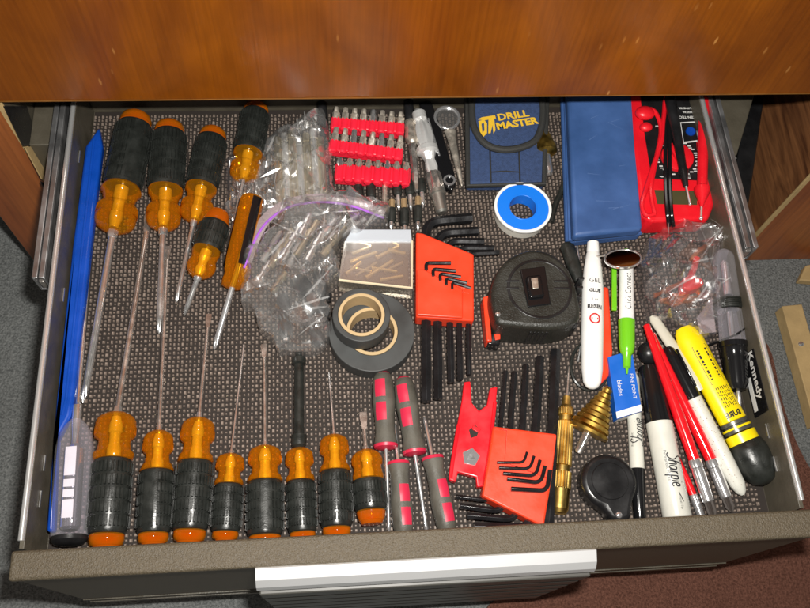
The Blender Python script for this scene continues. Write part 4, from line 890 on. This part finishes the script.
# black cord ring
mb=MB(); pts=[P(590+19*math.cos(a),366+24*math.sin(a),.0045+.001*math.sin(3*a)) for a in [2*PI*k/36 for k in range(36)]]; mb.tube(pts,.0015,8,closed=True); solo(mb,'rubber_ring',rubber,'thin black rubber ring around the end of the white glue tube','ring')
# correction pen
A=P(626,250,.022);B=P(627,374,.022); s=S(627,300,.022)
root,L=root_along('correction_pen','white and lime green correction pen lying on the blue carton','pen',A,B)
R=7.6*s; 
mb=MB(); mb.lathe([(0,R*.4),(.002,R*.6),(L*.08,R*.75),(L*.085,R*.6)],24); mb.build('button',green,root)
mb=MB(); mb.lathe([(L*.08,R*.8),(L*.1,R*.95),(L*.58,R),(L*.585,R*.8)],30); mb.build('barrel',whitep,root)
mb=MB(); mb.lathe([(L*.585,R*.8),(L*.587,R*1.08),(L*.80,R*1.0),(L*.84,R*.8),(L*.86,R*.55),(L*.95,R*.5),(L*.96,R*.2),(L,R*.12)],30); mb.build('grip',green,root)
mb=MB(); mb.box(L*.12,L*.52,-R*2.0,-R*1.35,-R*.1,R*.35); mb.box(L*.12,L*.17,-R*1.4,-R*.7,-R*.1,R*.35); mb.build('clip',green,root,bevel=.0008)
text_on(root,'Click Correct',.0074,cyl_map(L*.37,R*.995,0.0,-1),inkm,wx=.74,spacing=1.12)
# mirror on top
c=P(623,259,.036); s=S(623,259,.036)
root=root_at('round_mirror','small round mirror with metal rim resting on the green and white pen','mirror',loc=c)
root.matrix_basis=Matrix.Translation(c)@Matrix.Rotation(math.radians(-21),4,'X')@Matrix.Diagonal((1,.72,1,1))@Matrix.Rotation(math.radians(-6),4,'Y')
mb=MB(); mb.ring(17*s,18.6*s,-.0012,.0012,56); mb.build('rim',steel,root,bevel=.0004)
mb=MB(); mb.lathe([(-.0005,17.2*s),(.0006,17.2*s)],56); mb.v=[Vector((p.y,p.z,p.x)) for p in mb.v]; mb.build('glass',mat('mirror_glass',(.75,.72,.72),.06,1),root)
mb=MB(); mb.tube([(-.014,.010,0),(-.02,.018,-.006),(-.022,.03,-.015)],.001,6); mb.build('arm',steeld,root)
# small blue carton
z=.017
o=root_at('small_carton','small blue and white cardboard carton under the green pen tip','carton',loc=P(624,385,0))
mb=MB(); mb.prism([P(u,v,z) for u,v in [(608,357),(632,350),(642,411),(617,419)]],.006,z); mb.build('box',mat('blue_card',(.01,.12,.55),.4,var=.05),o,True,bevel=.0004)
a=P(617.3,419,z);b=P(641.8,411.2,z); nrm=Vector((0,0,1)).cross((a-b)).normalized(); 
if nrm.y>0: nrm=-nrm
mb=MB(); mb.add([a+nrm*.0004,b+nrm*.0004,Vector((b.x,b.y,.0062))+nrm*.0004,Vector((a.x,a.y,.0062))+nrm*.0004],[[0,1,2,3]]); mb.build('white_end',whitep,o,True,smooth=0)
mb=MB(); mb.prism([P(u,v,z+.0003) for u,v in [(616,412),(641,404.5),(642,410.8),(617,418.5)]],z-.0002,z+.0003); mb.build('white_band',whitep,o,True,smooth=0)
d=(P(640,408,z)-P(631,352,z)).normalized(); dn=Vector((0,0,1)).cross(d)
text_on(o,'FINE POINT',.0042,quad_map(P(633,386,z+.0003),d,dn),inkw,world=True); text_on(o,'blades',.0055,quad_map(P(620,388,z+.0003),d,dn),inkw,world=True)
mb=MB(); q=P(649,353,.012); mb.ball(q,.010,24,12,(1,1,.9)); solo(mb,'rubber_ball',blackp,'small round black rubber ball above the large marker cap','ball')

# ================================================================ BAGS
DIRS=[(.3,.42),(1.3,.6),(2.2,.5),(2.75,1.25)]
def bag(name,out,z,dome,m,label,cat,group=None,amp=.003,freq=55,nr=44,seed=0,root=None):
    P2=[P(u,v,z) for u,v in out]; sm=smoothline(P2+[P2[0]],8)[:-1]; c=sum(sm,Vector())/len(sm); n=len(sm); mb=MB(); vs=[c]; fs=[]
    off=Vector((seed*3.1,seed*1.7,seed))
    def zz(p,t):
        q=(p*freq+off); edge=1-t**5; wx=noise.noise(q*.55)*1.3; wy=noise.noise(q*.55+Vector((9,2,5)))*1.3; h=0
        for k,(fa,fm) in enumerate(DIRS):
            a_=(q.x+wx)*math.cos(fa+seed)+(q.y+wy)*math.sin(fa+seed); x_=a_*fm+k*.37; tri=abs((x_%1)*2-1); h+=(tri if k%2 else tri*tri)/fm**.8
        h+=abs(noise.noise(q*.6))*1.0
        return dome*(1-t*t)**.7*(.75+.5*noise.noise(q*.4))+amp*(h*.55-.5)*(.4+.6*edge)
    vs=[Vector((c.x,c.y,z+zz(c,0)))]
    for i in range(1,nr+1):
        t=i/nr
        for j in range(n):
            p=c+(sm[j]-c)*t; p=p+Vector((noise.noise(p*freq*1.3+off)*amp*.8,noise.noise(p*freq*1.3-off)*amp*.8,0)); vs.append(Vector((p.x,p.y,max(.001,z+zz(p,t)))))
    for j in range(n): fs.append([0,1+j,1+(j+1)%n])
    for i in range(nr-1):
        for j in range(n): a=1+i*n+j; b=1+i*n+(j+1)%n; fs.append([a,a+n,b+n,b])
    mb.add(vs,fs)
    # skirt down to what it lies on
    k=len(mb.v); ring=[1+(nr-1)*n+j for j in range(n)]; mb.v+=[Vector((vs[q].x,vs[q].y,.0012)) for q in ring]
    mb.f+=[[ring[j],k+j,k+(j+1)%n,ring[(j+1)%n]] for j in range(n)]
    mb.sm=sm; mb.c=c; mb.zf=zz
    return mb
def fold_glints(bo, mb, z, cnt, m, lmin=.008, lmax=.035, main=None, seed=1):  # whitish slivers over the film, standing in for bright glints along its folds
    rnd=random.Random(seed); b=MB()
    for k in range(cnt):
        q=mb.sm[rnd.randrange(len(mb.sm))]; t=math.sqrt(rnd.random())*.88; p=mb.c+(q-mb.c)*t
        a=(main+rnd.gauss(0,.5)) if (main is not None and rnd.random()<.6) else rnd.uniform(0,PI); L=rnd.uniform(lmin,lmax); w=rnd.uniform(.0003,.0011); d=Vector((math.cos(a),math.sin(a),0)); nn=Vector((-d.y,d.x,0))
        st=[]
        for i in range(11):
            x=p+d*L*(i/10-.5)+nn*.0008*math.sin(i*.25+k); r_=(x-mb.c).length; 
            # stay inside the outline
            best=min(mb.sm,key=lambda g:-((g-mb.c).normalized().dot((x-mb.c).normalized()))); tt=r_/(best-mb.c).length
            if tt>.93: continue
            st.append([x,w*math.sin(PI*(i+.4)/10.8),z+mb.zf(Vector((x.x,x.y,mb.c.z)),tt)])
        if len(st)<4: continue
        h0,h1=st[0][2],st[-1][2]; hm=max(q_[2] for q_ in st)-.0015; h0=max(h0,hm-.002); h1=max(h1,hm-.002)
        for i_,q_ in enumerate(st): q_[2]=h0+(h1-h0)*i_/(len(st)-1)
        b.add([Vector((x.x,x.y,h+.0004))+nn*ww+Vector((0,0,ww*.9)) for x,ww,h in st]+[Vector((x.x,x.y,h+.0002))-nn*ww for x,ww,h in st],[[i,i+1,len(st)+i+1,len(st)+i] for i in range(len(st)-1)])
    b.v=[p-bo.location for p in b.v]; o=b.build('glint_streaks',m,bo,smooth=0); o['kind']='stuff'
glintm=film('glint_film',.22,(1,1,1),200)  # hazier white film, colours the painted glint slivers
# tubes and their bag
def tubes():
    for k in range(7):
        u=276+7.2*k; A=P(u+1,138-(k%3)*4,.012); B=P(u+4+k*.3,204,.012); mb=MB(); fr=frame(A,B);L=(B-A).length; r=.0034
        mb.lathe([(0,r*.6),(.0003,r),(L*.12,r),(L*.125,r*.8),(L*.15,r*.8),(L*.155,r),(L*.9,r),(L,r*.7)],16); mb.v=[fr@p for p in mb.v]
        solo(mb,'metal_tube',mat('bright_tube',(.85,.85,.84),.25,.7) if k%2 else mat('pale_brass',(.72,.62,.42),.3,.9),'slim silver tube, %s from the left inside the clear bag'%(['first','second','third','fourth','fifth','sixth','last'][k]),'tube','slim metal tubes inside the clear bag')
tubes()
mb=bag('b',[(262,152),(272,135),(296,122),(318,108),(327,122),(331,160),(334,206),(300,216),(262,214),(256,185)],.010,.010,bagm,'','',amp=.006,freq=75,seed=2)
keep=mb; bo=solo(mb,'plastic_bag',bagm,'crinkled clear bag holding slim silver tubes, left of the red bit strips','plastic bag','crumpled clear plastic bags',smooth=20); fold_glints(bo,keep,.010,14,glintm,.008,.028,1.4,3)
mb=bag('b',[(229,156),(246,150),(264,152),(262,196),(256,216),(238,224),(226,206)],.004,.005,bagm2,'','',amp=.004,freq=130,seed=5)
solo(mb,'plastic_bag',bagm2,'small empty clear bag below the small screwdriver handle','plastic bag','crumpled clear plastic bags',smooth=25)
# zip bag
zp=[((262,262),(281,231)),((270,268),(292,228)),((279,262),(302,224)),((288,268),(300,240)),((296,256),(318,220)),((306,262),(322,232)),((312,250),(336,218)),((322,256),(346,226)),((256,284),(270,262)),((330,240),(358,214)),((272,292),(286,272)),((300,236),(310,214)),((340,236),(366,218))]
wh=['at the left edge','second from the left','third from the left','short one, middle left','long one in the middle','middle right','upper middle','lower right','lowest left, short','upper right','low, beneath the longer ones','topmost, just under the seal','rightmost, by the case']
for k,(a,b) in enumerate(zp):
    A=P(*a,.009+.003*(k%3));B=P(*b,.011+.002*(k%2)); mb=MB(); fr=frame(A,B);L=(B-A).length; r=.0030+.0005*(k%3)
    mb.lathe([(0,r*.6),(.0004,r),(L*.3,r),(L*.32,r*.7),(L*.5,r*.7),(L*.52,r*1.1),(L*.7,r*1.1),(L*.72,r*.8),(L*.96,r*.8),(L,r*.4)],14); mb.v=[fr@p for p in mb.v]
    solo(mb,'metal_fitting',[MATS['bright_tube'],MATS['pale_brass'],steel][k%3],'slim shiny metal piece inside the zip bag, '+wh[k],'fitting','metal pieces inside the zip bag',smooth=25)
for k,(a,b,r,lab) in enumerate([((297,278),(325,318),9,'upper black plastic fitting inside the zip bag'),((283,296),(286,338),6.5,'lower left black fitting inside the zip bag'),((318,270),(328,300),6,'black fitting at the right inside the zip bag'),((306,318),(322,345),7,'dark fitting at the bottom inside the zip bag')]):
    A=P(*a,.008);B=P(*b,.008);s=S(*a,.01);root,L=root_along('pipe_fitting',lab,'fitting',A,B,'black fittings in the zip bag')
    mb=MB(); mb.lathe([(0,r*.8*s),(L*.1,r*s),(L*.35,r*s),(L*.37,r*.75*s),(L*.6,r*.7*s),(L*.62,r*.95*s),(L*.9,r*.9*s),(L,r*.6*s)],20); mb.build('body',blackp,root)
    mb=MB(); mb.lathe([(L*.99,r*.4*s),(L*1.08,r*.4*s)],12); mb.build('nozzle',steel if k%2 else blackp,root)
out=[(300,199),(345,197),(377,204),(386,216),(374,230),(350,244),(338,262),(334,290),(327,325),(319,350),(296,352),(268,334),(252,312),(243,290),(247,262),(262,230),(280,208)]
mb=bag('b',out,.014,.018,bagm,'','',amp=.014,freq=54,nr=70,seed=9)
keep=mb; zb=solo(mb,'zip_bag',bagm,'large crinkled clear zip bag with purple seal holding black fittings','zip bag',smooth=18); fold_glints(zb,keep,.014,16,glintm,.008,.05,.9,4)
def zipline(us,z,r,m,name,flat=1):
    mb=MB(); mb.tube(smoothline([P(u,v,z) for u,v in us],8),r,8,flat=flat); mb.v=[p-zb.location for p in mb.v]; return mb.build(name,m,zb)
zipline([(244,268),(256,238),(270,219),(292,206),(322,202),(352,206),(384,218)],.024,.0011,purple,'purple_seal')
zipline([(246,262),(257,233),(271,214),(292,202.5),(322,198.5),(354,202),(385,213)],.0235,.0050,zipband,'seal_band',.08)
# right bag with wires
wr=[[(655,296),(668,288),(682,284),(694,290),(700,297),(688,300),(672,298),(660,302)],[(690,262),(700,250),(712,242),(719,238)],[(694,258),(706,246),(716,240)],[(666,292),(680,296),(694,286),(690,280)],[(660,300),(676,304),(690,296)]]
o=root_at('copper_wire','tangle of copper coloured wire inside the right hand clear bag','wire',loc=P(690,280,.01))
for k,w in enumerate(wr):
    for q in range(3):
        mb=MB(); mb.tube(smoothline([P(u+random.uniform(-2,2),v+random.uniform(-2,2),.010+.003*math.sin(i+k+q)) for i,(u,v) in enumerate(w)],6),.0013,6); mb.build('strand',copper,o,True)
o=root_at('wire_nut','red plastic clip inside the right hand clear bag','clip',loc=P(688,280,.01))
mb=MB(); mb.prism([P(u,v,.02) for u,v in [(683,278),(690,274),(703,278),(705,284),(698,288),(690,290),(683,288)]],.006,.02); mb.build('jaw',red,o,True,bevel=.002)
mb=MB(); mb.tube([P(690,278,.014),P(694,268,.014),P(697,258,.014)],.003,10); mb.build('arm',red,o,True)
for k,(a,b) in enumerate([((652,250),(672,268)),((650,275),(668,262))]):
    mb=MB(); mb.tube(smoothline([P(*a,.006),P((a[0]+b[0])/2,a[1]-6,.008),P(*b,.006)],8),.0016,8); solo(mb,'dark_wire',rubber,['upper dark wire piece inside the right hand clear bag','lower dark wire piece inside the right hand clear bag'][k],'wire')
mb=bag('b',[(652,232),(672,224),(692,225),(721,223),(723,243),(717,275),(722,310),(716,334),(697,336),(676,322),(655,316),(643,300),(640,265)],.012,.018,bagm2,'','',amp=.011,freq=52,nr=60,seed=13)
keep=mb; bo=solo(mb,'plastic_bag',bagm2,'crumpled clear bag with copper wire and a red clip in front of the multimeter','plastic bag','crumpled clear plastic bags',smooth=18); fold_glints(bo,keep,.012,18,glintm,.01,.04,.8,5)
mb=MB(); q=[P(u,v,.024) for u,v in [(697,318),(712,296),(716,332),(700,334)]]; mb.add(q,[[0,1,2,3]]); mb.add([p-Vector((0,0,.0006)) for p in q],[[3,2,1,0]])
solo(mb,'bag_corner',zipband,'milky corner piece of bag with purple streak by the yellow tube','bag corner')

# ================================================================ CLEAR BIT CASE
z=.022
o=root_at('bit_case','clear plastic case of gold drill bits with a whitish end, above the tape rolls','case',loc=P(375,260,0))
mb=MB(); q=[(345,241),(412,241),(412,288),(339,280)]
mb.prism([P(u,v,z) for u,v in q],z-.0012,z); mb.build('lid',shell,o,True,smooth=0)
c3=[P(u,v,z) for u,v in q]; m_=MB()
for i in range(4):
    a,b=c3[i],c3[(i+1)%4]; d=(b-a).normalized(); nn=Vector((-d.y,d.x,0))*.0007
    m_.add([Vector((p.x,p.y,zz_))+w for zz_ in (.0015,z-.0014) for p,w in ((a,nn),(b,nn),(b,-nn),(a,-nn))],[[0,1,2,3],[4,5,6,7],[0,1,5,4],[1,2,6,5],[2,3,7,6],[3,0,4,7]])
m_.build('walls',film('case_wall',.1,(1,.95,.85),20),o,True,smooth=0)
mb=MB(); mb.prism([P(u,v,z+.002) for u,v in [(352,229),(411,229),(412,240.5),(345,240.5)]],.003,z+.002); mb.build('end_cap',mat('frosted',(.6,.65,.72),.35,trans=.2),o,True,bevel=.001)
mb=MB(); mb.tube([P(339,280,z),P(412,288,z),P(412,241,z)],.0012,6); mb.build('rim',mat('pale_rim',(.7,.6,.42),.3),o,True)
mb=MB(); mb.prism([P(u,v,.003) for u,v in [(347,243),(408,243),(408,285),(343,279)]],.0012,.0035); mb.build('insert',mat('brown_card',(.10,.065,.035),.6),o,True)
for k,(a,b) in enumerate([((352,254),(372,247)),((350,262),(378,252)),((346,274),(362,262)),((356,276),(378,262)),((366,278),(394,260)),((376,258),(400,246)),((384,272),(404,262)),((372,268),(398,272)),((388,250),(406,254)),((350,268),(372,272)),((380,280),(404,276))]):
    A=P(*a,.011+.0015*(k%3));B=P(*b,.012+.001*(k%4)); mb=MB(); fr=frame(A,B);L=(B-A).length; r=.0027-.0002*(k%4)
    mb.lathe([(0,r)]+[(L*.45+L*.5*t/10,r*(1-.0*t),2,.3 if t%2 else .6) for t in range(11)]+[(L,r*.2)],14); mb.v=[fr@p for p in mb.v]
    solo(mb,'drill_bit',mat('bright_gold',(.85,.62,.28),.3,.75) if k%3 else mat('pale_gold',(.8,.66,.4),.3,.9),'small gold drill bit, number',"drill bit",'gold drill bits in the clear case')['label']=['gold drill bit crossing the upper left of the clear case','gold bit just under the upper left one in the clear case','gold bit in the lower left corner of the clear case','gold bit beside the lower left corner one in the clear case','long gold bit slanting across the middle of the clear case','gold bit slanting at the top of the clear case','gold bit at the right edge of the clear case','gold bit lying nearly level in the middle of the clear case','short gold bit in the top right corner of the clear case','gold bit lying nearly level at the left of the clear case','gold bit at the bottom right of the clear case'][k]

# ================================================================ LIGHT, WORLD, CAMERA
w=bpy.data.worlds.new('World'); sc.world=w; w.use_nodes=True; n=w.node_tree.nodes; l=w.node_tree.links; bg=n['Background']; bg.inputs[1].default_value=.19
tc=n.new('ShaderNodeTexCoord'); nz=n.new('ShaderNodeTexNoise'); nz.inputs['Scale'].default_value=2.2; nz.inputs['Detail'].default_value=2; l.new(tc.outputs['Generated'],nz.inputs['Vector'])
cr=n.new('ShaderNodeValToRGB'); cr.color_ramp.elements[0].position=.4; cr.color_ramp.elements[0].color=(.25,.22,.19,1); cr.color_ramp.elements[1].position=.62; cr.color_ramp.elements[1].color=(1.3,1.22,1.1,1); l.new(nz.outputs[0],cr.inputs[0]); l.new(cr.outputs[0],bg.inputs[0])  # made-up bright and dark surroundings, added for the metals to reflect
ld=bpy.data.lights.new('camera_flash','AREA'); ld.shape='RECTANGLE'; ld.size=.028; ld.size_y=.016; ld.energy=8.4; ld.color=(1,.965,.9)
lo=bpy.data.objects.new('camera_flash',ld); C.objects.link(lo); lo.location=CAM+RM@Vector((.030,.045,.0)); lo.rotation_euler=EUL
cd=bpy.data.cameras.new('camera'); cam=bpy.data.objects.new('camera',cd); C.objects.link(cam); cam.location=CAM; cam.rotation_euler=EUL
cd.sensor_width=36; cd.lens=F/810*36; cd.clip_start=.01; cd.clip_end=50; sc.camera=cam
sc.view_settings.view_transform='Standard'; sc.view_settings.look='None'; sc.view_settings.exposure=0; sc.view_settings.gamma=1
sc.cycles.transparent_max_bounces=16; sc.cycles.transmission_bounces=10; sc.cycles.max_bounces=12
